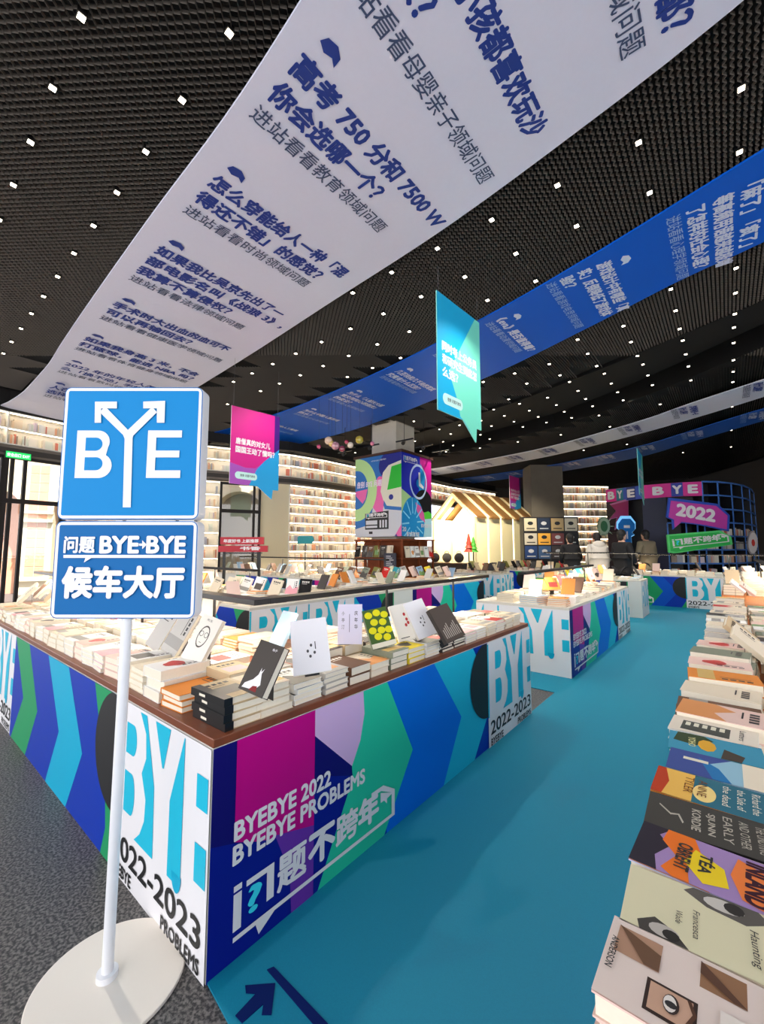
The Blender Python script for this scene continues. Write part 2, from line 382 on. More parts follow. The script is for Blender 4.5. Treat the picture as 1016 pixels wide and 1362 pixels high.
# ------------------------------------------------------------------ printed skirts
def mod_R(F, detail=True):
    """two metres of the pattern that starts with the magenta block"""
    F.rect(0, 0, 2.02, 0.705, BLUE)
    F.poly([(0.812,0.705),(1.325,0.705),(1.635,0.32),(1.414,0),(0.9,0)], AZURE)
    F.poly([(1.325,0.705),(1.798,0.705),(2.1,0.33),(1.792,0),(1.414,0),(1.635,0.32)], CYANL)
    F.rect(0, 0.26, 0.66, 0.705, NAVY)
    F.poly([(0.436,0.705),(0.9,0.705),(1.115,0.31),(0.873,0),(0.457,0),(0.66,0.35),(0.654,0.402)], GREEN)
    F.poly([(0,0),(0.457,0),(0.66,0.36),(0.5,0.42),(0.3,0.30),(0,0.40)], DBLUE)
    F.poly([(0.436,0.705),(0.727,0.705),(0.735,0.6),(0.708,0.492),(0.654,0.402),(0.436,0.60)], LILAC)
    F.poly([(0.085,0.705),(0.436,0.705),(0.436,0.262),(0.3,0.29),(0.18,0.33),(0.085,0.375)], MAG)
    F.poly([(0.25,0.315),(0.436,0.262),(0.436,0.0),(0.33,0),(0.32,0.15)], PURP)
    if detail:
        F.text('BYEBYE 2022', 0.085, 0.378, 0.44, 0.058, WHITE, 0.035, 3)
        F.text('BYEBYE PROBLEMS', 0.082, 0.303, 0.655, 0.058, WHITE, 0.035, 3)
    logo(F, 0.087, 0.05, 0.868, 0.185)
    F.disc(2.0, 0.46, 0.25, 0.25, INK, 90, 270, 28)
def logo(F, x, z, w, h, m=None, q=None):
    """the five-character train lettering with its bubble tail and front cab"""
    m = m or WHITE; q = q or TEXTCY; u = lambda a, b: (x + a * w, z + b * h)
    def R(a, b, c, d): F.poly([u(a, b), u(c, b), u(c, d), u(a, d)], m)
    R(0.0, 0.24, 0.035, 0.86); F.poly([u(0,0.9), u(0.035,0.9), u(0.035,1), u(0,1)], m)
    R(0.055, 0.86, 0.185, 0.96); R(0.15, 0.34, 0.185, 0.96); F.text('?', x + 0.07*w, z + 0.36*h, 0.05*w, 0.44*h, q, 0.03, 3)
    F.text('题', x + 0.205*w, z + 0.34*h, 0.15*w, 0.62*h, m, 0.03); F.text('不', x + 0.375*w, z + 0.34*h, 0.155*w, 0.62*h, m, 0.045)
    F.text('跨', x + 0.545*w, z + 0.34*h, 0.15*w, 0.62*h, m, 0.03); F.text('年', x + 0.705*w, z + 0.34*h, 0.15*w, 0.62*h, m, 0.045)
    F.poly([u(0,0.08), u(0.1,0.08), u(0.115,-0.12), u(0.19,0.08), u(1,0.08), u(1,0.16), u(0,0.16)], m)
    F.poly([u(0.972,0.14), u(1,0.14), u(1,0.72), u(0.972,0.68)], m)
    F.poly([u(0.80,1), u(0.9,1), u(1,0.72), u(1,0.62), u(0.88,0.9), u(0.80,0.9)], m)
    F.poly([u(0.875,0.86), u(0.985,0.66), u(0.93,0.62), u(0.93,0.5), u(0.905,0.62), u(0.875,0.62)], m)
def mod_L(F):
    """two metres of chevrons running into the black half disc"""
    F.rect(0, 0, 2.02, 0.705, BLUE)
    F.poly([(0.0,0.705),(0.395,0.705),(0.705,0.33),(0.477,0),(0.05,0),(0.33,0.33)], DGREEN)
    F.poly([(0.869,0.705),(1.277,0.705),(1.576,0.33),(1.364,0),(0.972,0),(1.173,0.33)], CYAN)
    F.poly([(1.70,0.705),(2.02,0.705),(2.02,0),(1.885,0),(1.93,0.12),(1.9,0.3)], DGREEN)
    F.disc(2.0, 0.46, 0.25, 0.25, INK, 90, 270, 28)
def mod_G(F):
    F.rect(0, 0, 2.02, 0.705, BLUE); F.poly([(0.9,0.705),(1.3,0.705),(1.56,0.35),(1.3,0),(0.9,0)], DGREEN); F.poly([(1.3,0.705),(1.56,0.705),(1.85,0.35),(1.56,0.0),(1.3,0),(1.56,0.35)], M((0,80,190), 0.4))
    F.poly([(1.9,0),(2.02,0.2),(2.02,0)], DGREEN); logo(F, 0.5, 0.06, 0.86, 0.17); F.disc(2.0, 0.46, 0.25, 0.25, INK, 90, 270, 28)
def mod_BYE(F, txt=True):
    F.rect(0, 0, 0.8, 0.705, WHITE)
    C = CYANL
    F.rect(0.0, 0.2, 0.02, 0.69, C)
    F.rect(0.12, 0.5, 0.19, 0.622, C); F.disc(0.19, 0.561, 0.035, 0.061, C, -90, 90, 10)
    F.rect(0.12, 0.27, 0.19, 0.43, C); F.disc(0.19, 0.35, 0.035, 0.08, C, -90, 90, 10)
    F.poly([(0.25,0.69),(0.312,0.69),(0.4,0.45),(0.41,0.2),(0.24,0.2),(0.29,0.24),(0.325,0.3),(0.33,0.38),(0.285,0.465),(0.32,0.53),(0.31,0.62)], C)
    F.poly([(0.392,0.69),(0.518,0.69),(0.472,0.54),(0.46,0.54)], C)
    F.poly([(0.623,0.69),(0.628,0.69),(0.628,0.2),(0.53,0.2),(0.53,0.45)], C)
    F.rect(0.718, 0.5, 0.79, 0.605, C); F.rect(0.718, 0.27, 0.79, 0.39, C)
    F.disc(0.60, 0.235, 0.035, 0.06, CYAN, 180, 360, 10)
    if txt:
        F.text('2022-2023', 0.03, 0.082, 0.74, 0.088, INK, 0.016, 4)
        F.text('BYEBYE', 0.03, 0.012, 0.2, 0.045, INK, 0.02, 2); F.text('PROBLEMS', 0.5, 0.012, 0.27, 0.045, INK, 0.02, 2)
def skirt(parent, O, e, n, length, mods, name='printed_skirt', h=0.70):
    """mods: (kind, start, scale)"""
    F = Face(O, e, n, clip=(0, length, 0, h))
    for kind, x0, sc in mods:
        F.ox = x0; F.sx = sc; F.k += 1
        {'G': mod_G, 'R': mod_R, 'L': mod_L, 'B': mod_BYE, 'b': lambda f: mod_BYE(f, False), 'r': lambda f: mod_R(f, False)}[kind](F)
    F.clip = None
    return F.build(name, parent)
def counter(label, fx, top_mat, outline, group=None, z1=0.73):
    """a display counter: carcass under a slab top; outline = plan polygon; fx = printed faces"""
    xs_ = [p[0] for p in outline]; ys_ = [p[1] for p in outline]
    c = empty('display_table', (sum(xs_)/len(xs_), sum(ys_)/len(ys_), 0), label=label, cat='table', group=group)
    off = Vector(c.location)
    b = MB(); b.prism([(x - off.x, y - off.y) for x, y in outline], 0.0, 0.702, PALEW); b.build('carcass', c)
    t = MB(); n = len(outline); cx = off.x; cy = off.y
    t.prism([(x - off.x, y - off.y) for x, y in outline], 0.702, z1, top_mat); bevel(t.build('table_top', c), 0.003)
    for O, e, nn, L, mods in fx: skirt(c, Vector(O) - off, e, nn, L, mods)
    return c
X1 = -1.33; Y1 = 0.76
counter('large L-shaped table, wooden top, blue BYE skirt, nearest behind the sign',
    [((X1, Y1, 0), (0,1,0), (1,0,0), 2.8, [('R', 0, 1), ('B', 2.0, 1)]),
     ((-6.4, Y1, 0), (1,0,0), (0,-1,0), 5.07, [('B', 1.47, 1), ('L', 2.27, 1), ('B', 4.27, 1)])], WOOD,
    [(X1, Y1), (X1, 3.56), (-2.38, 3.56), (-2.38, 1.81), (-6.4, 1.81), (-6.4, Y1)])
WT = M((214,208,196), 0.45)
X2 = -3.93; Y2 = 2.6
counter('second L-shaped book table, double BYE corner, behind the near table',
    [((X2, Y2, 0), (0,1,0), (1,0,0), 5.5, [('r', 2.97, 1.27), ('L', 0.15, 1.15), ('b', 0, 1), ('b', 0.8, 1), ]),
     ((-9.5, Y2, 0), (1,0,0), (0,-1,0), 5.57, [('L', 3.57, 1), ('B', 2.77, 1), ('L', 0.77, 1)])], WT,
    [(X2, Y2), (X2, 8.1), (-4.98, 8.1), (-4.98, 3.65), (-9.5, 3.65), (-9.5, Y2)])
counter('book table row between the second table and the shelf wall',
    [((-10.6, 5.95, 0), (1,0,0), (0,-1,0), 5.5, [('L', 1.0, 1), ('b', 3.0, 1), ('r', 3.85, 1)])], WT,
    [(-5.08, 5.95), (-5.08, 7.0), (-10.6, 7.0), (-10.6, 5.95)])
counter('table with yellow and blue picture books beyond the aisle gap',
    [((-1.33, 4.74, 0), (0,1,0), (1,0,0), 3.36, [('R', 0, 1.2), ('B', 2.4, 1.2)]),
     ((-2.4, 4.74, 0), (1,0,0), (0,-1,0), 1.07, [('b', -0.53, 1), ('b', 0.27, 1)])], WT,
    [(-1.33, 4.74), (-1.33, 8.1), (-2.4, 8.1), (-2.4, 4.74)])
counter('short table end with white BYE panel left of the green chevron table',
    [((-1.35, 9.65, 0), (0,1,0), (1,0,0), 0.85, [('b', 0, 1.06)]),
     ((-3.4, 9.65, 0), (1,0,0), (0,-1,0), 2.05, [('L', -0.2, 1.0)])], WT,
    [(-1.35, 9.65), (-1.35, 10.5), (-3.4, 10.5), (-3.4, 9.65)])
counter('far table with green chevron and BYE front across the aisle end',
    [((-2.2, 12.0, 0), (1,0,0), (0,-1,0), 4.2, [('G', -0.6, 1), ('B', 1.4, 1), ('L', 2.2, 1)])], WT,
    [(-2.2, 12.0), (2.0, 12.0), (2.0, 13.0), (-2.2, 13.0)])
counter('far small table with narrow BYE end right of the poster pillar',
    [((-4.4, 9.97, 0), (0,1,0), (1,0,0), 0.85, [('b', 0, 1.06)]),
     ((-5.7, 9.97, 0), (1,0,0), (0,-1,0), 1.3, [('B', 0.5, 1)])], WT,
    [(-4.4, 9.97), (-4.4, 10.8), (-5.7, 10.8), (-5.7, 9.97)])
counter('distant table with black disc and BYE letters before the brochure rack',
    [((-5.6, 12.15, 0), (1,0,0), (0,-1,0), 3.2, [('L', -1.0, 1), ('B', 1.0, 1), ('R', 1.8, 1)])], WT,
    [(-2.4, 12.15), (-2.4, 13.1), (-5.6, 13.1), (-5.6, 12.15)])
ORW = M((168,98,44), 0.4, noise=0.3, nscale=10)
counter('long wooden table of imported books along the right edge',
    [((-0.1, 11.4, 0), (0,-1,0), (-1,0,0), 11.1, [('L', 0, 1), ('B', 2, 1), ('L', 2.8, 1), ('B', 4.8, 1), ('L', 5.6, 1), ('B', 7.6, 1), ('L', 8.4, 1)])], ORW,
    [(-0.1, 0.3), (0.98, 0.3), (0.98, 11.4), (-0.1, 11.4)])

# ------------------------------------------------------------------ lamp rails over the tables
def rail(pts, z, posts, label, zb=0.73, w=0.095, glow=4.2, rough=0.3):
    c = empty('lamp_rail', (pts[0][0], pts[0][1], zb), label=label, cat='light fixture'); off = Vector(c.location)
    dark = M((24,22,22), rough)
    for k, (a, b) in enumerate(zip(pts[:-1], pts[1:])):
        a, b = Vector((a[0], a[1], 0)), Vector((b[0], b[1], 0)); d = (b - a).normalized(); s = Vector((-d.y, d.x, 0)) * w / 2; ext = d * w / 2
        a2 = a + ext * (1 if k else -1); b2 = b + ext
        dz = 0
        m = MB(); T = [a2 - s, b2 - s, b2 + s, a2 + s]
        m.prism([(p.x - off.x, p.y - off.y) for p in T], z - off.z + dz, z + 0.028 - off.z + dz, dark); bevel(m.build('rail_bar', c), 0.003)
        g = MB(); s2 = s * 0.3; T = [a - s2, b - s2, b + s2, a + s2]
        g.prism([(p.x - off.x, p.y - off.y) for p in T], z - 0.0008 - off.z, z + 0.001 - off.z, M((255,236,205), 0.4, emit=5.0)); g.build('led_strip', c)
        L = bpy.data.lights.new('strip_lamp', 'AREA'); L.shape = 'RECTANGLE'; L.size = (b - a).length; L.size_y = 0.03; L.energy = glow * L.size; L.color = (1, 0.88, 0.70)
        q = bpy.data.objects.new('strip_lamp', L); COL.objects.link(q); mid = (a + b) / 2; q.location = (mid.x, mid.y, z - 0.006)
        q.rotation_euler = (0, 0, math.atan2(d.y, d.x))
    for x, y in posts:
        m = MB(); m.tube((x - off.x, y - off.y, 0), (x - off.x, y - off.y, z - off.z), 0.009, dark, 10)
        m.tube((x - off.x, y - off.y, 0), (x - off.x, y - off.y, 0.006), 0.03, dark, 14); m.build('post', c)
    return c
rail([(-6.2, 1.30), (-1.9, 1.30), (-1.9, 3.9)], 1.065, [(-1.88, 2.35), (-1.88, 3.28), (-2.28, 1.28), (-3.25, 1.28), (-4.2, 1.28), (-5.15, 1.28)], 'black lamp rail on thin posts over the nearest book table')
rail([(-9.3, 3.3), (-4.9, 3.3)], 1.05, [(-5.9, 3.3), (-6.75, 3.3), (-7.8, 3.3), (-8.9, 3.3), (-5.0, 3.3)], 'black lamp rail over the second table left of the pillar', glow=6, rough=0.75)
rail([(-1.87, 4.9), (-1.87, 8.0)], 1.05, [(-1.87, 5.6), (-1.87, 6.5), (-1.87, 7.6)], 'grey lit lamp rail over the picture book table', glow=6, rough=0.75)
rail([(-10.4, 6.6), (-5.3, 6.6)], 1.12, [(-10, 6.6), (-8.6, 6.6), (-7.2, 6.6), (-5.8, 6.6)], 'thin lamp rail over the table row by the shelf wall', glow=6, rough=0.75)
rail([(0.42, 6.6), (0.42, 11.0)], 1.12, [(0.42, 8.3), (0.42, 9.9), (0.42, 6.9)], 'thin black lamp rail on the right edge table', glow=5, rough=0.75)
rail([(-3.3, 10.1), (-1.45, 10.1)], 1.25, [(-3.2, 10.1), (-2.4, 10.1), (-1.55, 10.1)], 'long thin lamp rail in front of the standing visitors', glow=5, rough=0.75)
rail([(-2.0, 12.5), (1.9, 12.5)], 1.2, [(-1.8, 12.5), (0, 12.5), (1.7, 12.5)], 'thin lamp rail over the green chevron table', glow=5, rough=0.75)

# ------------------------------------------------------------------ the waiting-hall sign
SF = 1.395            # forward distance of the pole
pole = at(147, 1305, 0)
SF = fdist(pole)
sg = empty('standing_sign', (pole.x, pole.y, 0), YAW, label='blue waiting hall sign on white pole and round white base', cat='sign')
SW = M((236,236,240), 0.35)
m = MB(); m.prism([(0.215*math.cos(2*math.pi*i/64), 0.215*math.sin(2*math.pi*i/64)) for i in range(64)], 0.0, 0.012, M((232,224,214), 0.4)); bevel(m.build('base', sg), 0.003)
def sl(px, py, d): p = pp(px, py, d); q = Matrix.Rotation(-YAW, 3, 'Z') @ Vector((p.x - pole.x, p.y - pole.y, p.z)); return q
th = 0.055; FR = SF - th / 2
a0 = sl(76, 823, FR); a1 = sl(265, 668, FR); a2 = sl(78, 515, FR); sx0 = sl(77, 668, FR).x; sx1 = a1.x; sz0 = a0.z; sz1 = a2.z
m = MB(); m.tube((sl(158, 1000, SF).x, 0, 0.012), (sl(165, 900, SF).x, 0, sz0 + 0.05), 0.0165, SW, 24); m.tube((sl(158, 1000, SF).x, 0, 0.012), (sl(158, 1000, SF).x, 0, 0.03), 0.03, SW, 24); m.build('pole', sg)
zs = sl(170, 692, FR).z
def rr(x0, z0, x1, z1, r, n=6):
    out = []
    for cx, cz, a in ((x1-r, z1-r, 0), (x0+r, z1-r, 90), (x0+r, z0+r, 180), (x1-r, z0+r, 270)):
        for i in range(n + 1):
            t = math.radians(a + 90 * i / n); out.append((cx + r*math.cos(t), cz + r*math.sin(t)))
    return out
RX = Matrix.Rotation(math.radians(90), 4, 'X')   # (x,y,z)->(x,-z,y)
SBL = M((0,105,180), 0.5, spec=0.2); SB1 = M((0,135,205), 0.5, spec=0.2); SB2 = M((0,102,170), 0.5, spec=0.2)
for nm, z0, z1 in (('sign_box', zs + 0.002, sz1), ('sign_box', sz0, zs - 0.002)):
    m = MB(); m.prism(rr(sx0, z0, sx1, z1, 0.022), -th / 2, th / 2, SW, RX); bevel(m.build(nm, sg), 0.004)
F = Face((0, -th/2, 0), (1,0,0), (0,-1,0), step=0.0004, base=0.0008)
def panel(z0, z1, col):
    F.poly(rr(sx0+0.001, z0+0.001, sx1-0.001, z1-0.001, 0.022), SBL)
    F.poly(rr(sx0+0.004, z0+0.004, sx1-0.004, z1-0.004, 0.019), SW)
    F.poly(rr(sx0+0.014, z0+0.014, sx1-0.014, z1-0.014, 0.006), col)
panel(zs + 0.002, sz1, SB1); panel(sz0, zs - 0.002, SB2)
sW = sx1 - sx0
def q(px, py): v = sl(px, py, FR); return (v.x, v.z)
def quad(*p): F.poly([q(*a) for a in p], SW)
# B
def letterB(x0, z0, x1, z1, t):
    h = z1 - z0; r = h * 0.25
    F.poly([(x0, z0), (x1 - r, z0)] + [(x1 - r*1.06 + r*1.06*math.cos(a), z0 + r*1.03 + r*1.03*math.sin(a)) for a in [math.radians(-90 + 15*i) for i in range(1, 11)]] +
           [(x1 - r*1.25 + r*0.98*math.cos(a), z1 - r*0.97 + r*0.97*math.sin(a)) for a in [math.radians(-40 + 13*i) for i in range(1, 10)]] + [(x1 - r*1.25, z1), (x0, z1)], SW)
    for c0, c1, rx in ((z0 + t*0.85, z0 + h*0.5 - t*0.35, 1.0), (z0 + h*0.5 + t*0.38, z1 - t*0.8, 0.9)):
        rc = (c1 - c0) / 2; xr = x1 - t - rc - (0.004 if rx < 1 else 0)
        F.poly([(x0 + t, c0), (xr, c0)] + [(xr + rc*math.cos(math.radians(-90 + 18*i)), (c0+c1)/2 + rc*math.sin(math.radians(-90 + 18*i))) for i in range(1, 10)] + [(xr, c1), (x0 + t, c1)], SB1)
b0 = q(100, 636); b1 = q(152, 573); letterB(b0[0], b0[1], b1[0], b1[1], 0.031)
e0 = q(195, 636); e1 = q(243, 573); eh = e1[1] - e0[1]; et = 0.029
F.poly([(e0[0], e0[1]), (e1[0], e0[1]), (e1[0], e0[1]+et*.9), (e0[0]+et, e0[1]+et*.9), (e0[0]+et, e0[1]+eh/2-et*.4), (e1[0]-.006, e0[1]+eh/2-et*.4), (e1[0]-.006, e0[1]+eh/2+et*.42),
        (e0[0]+et, e0[1]+eh/2+et*.42), (e0[0]+et, e1[1]-et*.85), (e1[0], e1[1]-et*.85), (e1[0], e1[1]), (e0[0], e1[1])], SW)
quad((164.5, 675), (175, 675), (177.5, 583), (167, 583))
quad((167, 584), (177.5, 584), (172, 573), (141, 541), (134, 549), (165, 579)); quad((167, 584), (177.5, 584), (178.5, 580), (210, 549), (203.5, 542), (172, 572))
quad((128, 535), (157, 535), (157, 544), (136, 544), (136, 563), (127.5, 563)); quad((192, 535), (221, 534), (220, 563), (210, 563), (210, 544), (192, 544))
p = q(87, 735); p2 = q(128, 714); F.text('问题', p[0], p[1], p2[0]-p[0], p2[1]-p[1], SW, 0.035, 3)
p = q(135, 735); p2 = q(186, 714); F.text('BYE', p[0], p[1], p2[0]-p[0], p2[1]-p[1], SW, 0.04, 4)
p = q(197, 735); p2 = q(248, 714); F.text('BYE', p[0], p[1], p2[0]-p[0], p2[1]-p[1], SW, 0.04, 4)
quad((187, 723), (191, 723), (191, 718.5), (197, 724.5), (191, 730.5), (191, 726), (187, 726))
quad((87, 738), (247.5, 738), (247.5, 742), (124, 742), (114, 748), (116, 742), (87, 742))
p = q(85, 794); p2 = q(246, 754); F.text('候车大厅', p[0], p[1], p2[0]-p[0], p2[1]-p[1], SW, 0.045, 3)
F.build('printed_lettering', sg)

# ------------------------------------------------------------------ walls of shelves and windows
WALLP = M((236,232,222), 0.6); LED = M((255,236,206), 0.4, emit=11.0); FRAME = M((46,42,40), 0.4); SHELFM = M((240,236,226), 0.5)
BC = [M(c, 0.6) for c in ((240,230,212),(248,244,236),(236,218,190),(222,130,105),(214,204,184),(244,216,178),(176,180,192),(226,208,214),(240,238,230),(170,150,135),(242,180,140),(226,230,216),(248,240,225),(240,225,200))]
DARKB = [M(c, 0.6) for c in ((60,50,48),(110,85,70),(150,130,110),(80,90,110),(40,40,46),(170,150,130))]
def wp(px, d): return cw((px - 508) / FOC * d, d)
def seg_frame(p0, p1):
    d = (p1 - p0); L = d.length; ang = math.atan2(d.y, d.x); return L, ang
def bookcase(p0, p1, z0, z1, n, label, depth=0.28, bays=None, dark=False, back=WALLP, led=True, fill=0.88, bh=0.66, bl='rows of small books on the lit shelves'):
    """left to right as seen from the room; books stand in front of the back panel"""
    L, ang = seg_frame(p0, p1); c = empty('bookcase', (p0.x, p0.y, z0), ang, label=label, cat='bookcase'); H = z1 - z0
    m = MB(); m.box((0, depth, 0), (L, depth + 0.03, H), back); m.build('back_panel', c)
    bays = bays or max(1, round(L / 1.3))
    st = H / n
    for k in range(n + 1):
        m = MB(); m.box((0, 0, k*st - 0.012), (L, depth, k*st + 0.012), SHELFM if not dark else FRAME); m.build('shelf', c)
    if led:
        m = MB()
        for k in range(1, n + 1): m.box((0.02, 0.012, k*st - 0.024), (L - 0.02, 0.034, k*st - 0.013), LED)
        m.build('led_strip', c, kind='stuff')
    for k in range(bays + 1):
        m = MB(); m.box((L*k/bays - 0.01, 0.005, 0), (L*k/bays + 0.01, depth, H), SHELFM if not dark else FRAME); m.build('upright', c)
    b = MB(); rnd = random.Random(int(L * 1000) + n)
    for k in range(n):
        x = 0.03
        while x < L - 0.07:
            w = rnd.uniform(0.018, 0.055); h = st * rnd.uniform(bh - 0.2, bh)
            if rnd.random() < 0.1: w = 0.14
            if rnd.random() < fill:
                b.box((x, 0.03 + rnd.uniform(0, 0.04), k*st + 0.012), (x + w, 0.15, k*st + 0.012 + h), rnd.choice(DARKB if dark else BC))
            else: x += 0.05
            x += w + 0.002
    o = b.build('shelved_books', None, label=bl, cat='books', kind='stuff'); o.location = (p0.x, p0.y, z0); o.rotation_euler = (0, 0, ang)
    return c
TOP = [(-110,7.4),(0,8.45),(82,9.3),(180,10.3),(270,11.3),(345,12.0),(385,12.4),(430,13.2),(480,14.5),(540,16.4),(600,19.0),(660,21.5)]
names = ['above the entrance glass at far left', 'above the entrance, left of the blue sign', 'behind the blue sign', 'just right of the blue sign', 'above the arched window', 'above the pale column', 'left of the poster pillar, top', 'beside the poster pillar, top', 'behind the poster pillar, top', 'above the gabled hut', 'far right end above the gabled hut']
for k, ((pa, da), (pb, db)) in enumerate(zip(TOP[:-1], TOP[1:])):
    p0, p1 = wp(pa, da), wp(pb, db)
    bookcase(p0, p1, 3.50, 4.16, 2, 'two-row lit high shelf ' + names[k], bl='small books along the high shelf ' + names[k])
    L, ang = seg_frame(p0, p1)
    m = MB(); m.box((0, 0.02, 0), (L, 0.3, 0.22), M((120,110,100), 0.7)); m.box((0, 0.0, 0.05), (L, 0.02, 0.16), M((60,54,50), 0.6))
    o = m.build('trim_%d' % (k + 1), kind='structure'); o.location = (p0.x, p0.y, 3.26); o.rotation_euler = (0, 0, ang)
    m = MB(); m.box((-0.05, 0.02, 0), (L + 0.05, 0.4, 0.75), M((30,27,26), 0.8))
    if k > 2: m.box((-0.05, -0.35, -0.0), (L + 0.05, 0.02, 0.03), M((30,27,26), 0.8))
    o = m.build('wall_soffit', kind='structure'); o.location = (p0.x, p0.y, 4.2); o.rotation_euler = (0, 0, ang)
def wall_box(name, p0, p1, z0, z1, mat, depth=0.2, y0=0.05, **t):
    L, ang = seg_frame(p0, p1); m = MB(); m.box((0, y0, 0), (L, y0 + depth, z1 - z0), mat)
    o = m.build(name, **t); o.location = (p0.x, p0.y, z0); o.rotation_euler = (0, 0, ang); return o
# narrow lit bookcase, second window, pale column, main bookcase
bookcase(wp(262, 11.25), wp(291, 11.5), 0.4, 3.2, 8, 'narrow lit bookcase between the blue sign and arched window', bays=1, fill=0.5)
wall_box('wall_column', wp(346, 12.0), wp(385, 12.4), 0, 3.26, M((226,214,178), 0.7), kind='structure')
bookcase(wp(385, 12.4), wp(430, 13.2), 0.45, 3.25, 10, 'left half of the tall lit bookcase beside the poster pillar', bays=1, bl='small books filling the tall lit bookcase, left half')
bookcase(wp(430, 13.2), wp(470, 14.2), 0.45, 3.25, 10, 'right half of the tall lit bookcase beside the poster pillar', bays=1, bl='small books filling the tall lit bookcase, right half')
bookcase(wp(470, 14.2), wp(540, 16.4), 0.45, 3.25, 10, 'tall lit bookcase mostly hidden behind the poster pillar', bays=2, bl='small books on the bookcase behind the pillar')
wall_box('wall_back', wp(-160, 7.4), wp(-110, 7.4), 0, 4.9, WALLP, kind='structure')
def window(name, p0, p1, z0, z1, mull, trans):
    L, ang = seg_frame(p0, p1); c = empty(name, (p0.x, p0.y, z0), ang, kind='structure'); H = z1 - z0
    m = MB()
    m.box((0, 0.0, H - 0.06), (L, 0.08, H), FRAME); m.box((0, 0.0, 0), (L, 0.08, 0.08), FRAME); m.box((0, 0, 0), (0.06, 0.08, H), FRAME); m.box((L - 0.06, 0, 0), (L, 0.08, H), FRAME)
    for t in trans: m.box((0, -0.02, t - 0.045), (L, 0.09, t + 0.045), FRAME)
    m.build('window_frame', c)
    for x in mull:
        m = MB(); m.box((x - 0.03, 0, 0), (x + 0.03, 0.08, H), FRAME); m.build('mullion', c)
    g = bpy.data.materials.get('glass_pane')
    if g is None:
        g = bpy.data.materials.new('glass_pane'); g.use_nodes = True; nt = g.node_tree; nt.nodes.clear()
        o_ = nt.nodes.new('ShaderNodeOutputMaterial'); mx = nt.nodes.new('ShaderNodeMixShader'); tr = nt.nodes.new('ShaderNodeBsdfTransparent'); gl = nt.nodes.new('ShaderNodeBsdfGlossy')
        gl.inputs['Roughness'].default_value = 0.02; mx.inputs[0].default_value = 0.07
        nt.links.new(tr.outputs[0], mx.inputs[1]); nt.links.new(gl.outputs[0], mx.inputs[2]); nt.links.new(mx.outputs[0], o_.inputs[0])
    edges = [0.06] + list(mull) + [L - 0.06]
    for a, b in zip(edges[:-1], edges[1:]):
        m = MB(); m.box((a, 0.035, 0.08), (b, 0.042, H - 0.06), g); m.build('pane', c)
    return c
window('window_1', wp(-110, 7.4), wp(0, 8.45), 0.0, 3.26, [0.9], [2.33])
window('window_2', wp(0, 8.45), wp(82, 9.3), 0.0, 3.26, [0.12, 0.33], [2.33])
window('window_3', wp(82, 9.3), wp(262, 11.25), 0.0, 3.26, [1.2, 2.4], [2.33])
window('window_4', wp(291, 11.5), wp(346, 12.0), 0.3, 3.2, [0.92], [2.1])
# exit sign
p = pp(7, 597, 8.35); L, ang = seg_frame(wp(0, 8.45), wp(82, 9.3))
ex = empty('exit_sign', (p.x, p.y, 3.18), ang, label='green lit exit sign over the entrance glass at far left', cat='sign')
EG = M((30,190,90), 0.4, emit=1.0); m = MB(); m.box((0, -0.03, 0), (0.42, 0.03, 0.15), M((20,70,40), 0.5)); m.build('casing', ex)
Fe = Face((0, -0.03, 0), (1,0,0), (0,-1,0)); Fe.rect(0.01, 0.01, 0.41, 0.14, EG); Fe.text('安全出口 EXIT', 0.03, 0.04, 0.36, 0.07, M((235,255,240), 0.4, emit=1.2), 0.02); Fe.build('face_panel', ex)
# outside: pale stone arcade in the sun
STONE = M((214,200,170), 0.8, noise=0.1, nscale=3); BRICK = M((206,150,120), 0.8, noise=0.1, nscale=8)
def arcade(p0, p1, label, nbay, blind):
    L, ang = seg_frame(p0, p1); c = empty('arcade_building', (p0.x, p0.y, 0), ang, label=label, cat='building')
    bw = L / nbay
    for k in range(nbay):
        m = MB(); x0 = k * bw; cx = x0 + bw / 2; r = bw * 0.30; zsq = 2.5
        m.box((x0, 0, 0), (cx - r, 0.6, zsq), STONE); m.box((cx + r, 0, 0), (x0 + bw, 0.6, zsq), STONE)
        n = 16; arc = [(cx + r * math.cos(math.pi * i / n), zsq + r * math.sin(math.pi * i / n)) for i in range(n + 1)]
        pts = arc + [(x0, zsq), (x0, 6.0), (x0 + bw, 6.0), (x0 + bw, zsq)]
        m.prism(pts, -0.6, 0.0, STONE, RX)
        m.build('wall_bay', c)
        a = MB(); arc2 = [(cx + (r + 0.14) * math.cos(math.pi * i / n), zsq + (r + 0.14) * math.sin(math.pi * i / n)) for i in range(n + 1)]
        for i in range(n): a.prism([arc[i], arc[i+1], arc2[i+1], arc2[i]], 0.0, 0.06, STONE, RX)
        a.build('arch_moulding', c)
        for z in (zsq - 0.1, zsq - 0.35, 0.4):
            s = MB(); s.box((x0, -0.09, z), (cx - r, 0.0, z + 0.09), STONE); s.box((cx + r, -0.09, z), (x0 + bw, 0, z + 0.09), STONE); s.build('string_course', c, kind='stuff')
        bkp = MB(); bkp.box((cx - r - 0.1, 0.61, 0), (cx + r + 0.1, 0.7, zsq + r + 0.1), blind); bkp.build('infill_wall', c)
        cs = MB()
        for j in range(12):
            cs.box((x0 + 0.01, -0.012, 0.55 + 0.28*j), (cx - r - 0.16, 0.0, 0.8 + 0.28*j), BRICK if blind is BRICK else STONE)
            cs.box((cx + r + 0.16, -0.012, 0.55 + 0.28*j), (x0 + bw - 0.01, 0.0, 0.8 + 0.28*j), BRICK if blind is BRICK else STONE)
        cs.build('stone_courses', c, kind='stuff')
    return c
arcade(wp(-200, 11.0), wp(150, 13.5), 'sunlit pale stone building with arches outside the entrance glass', 3, BRICK)
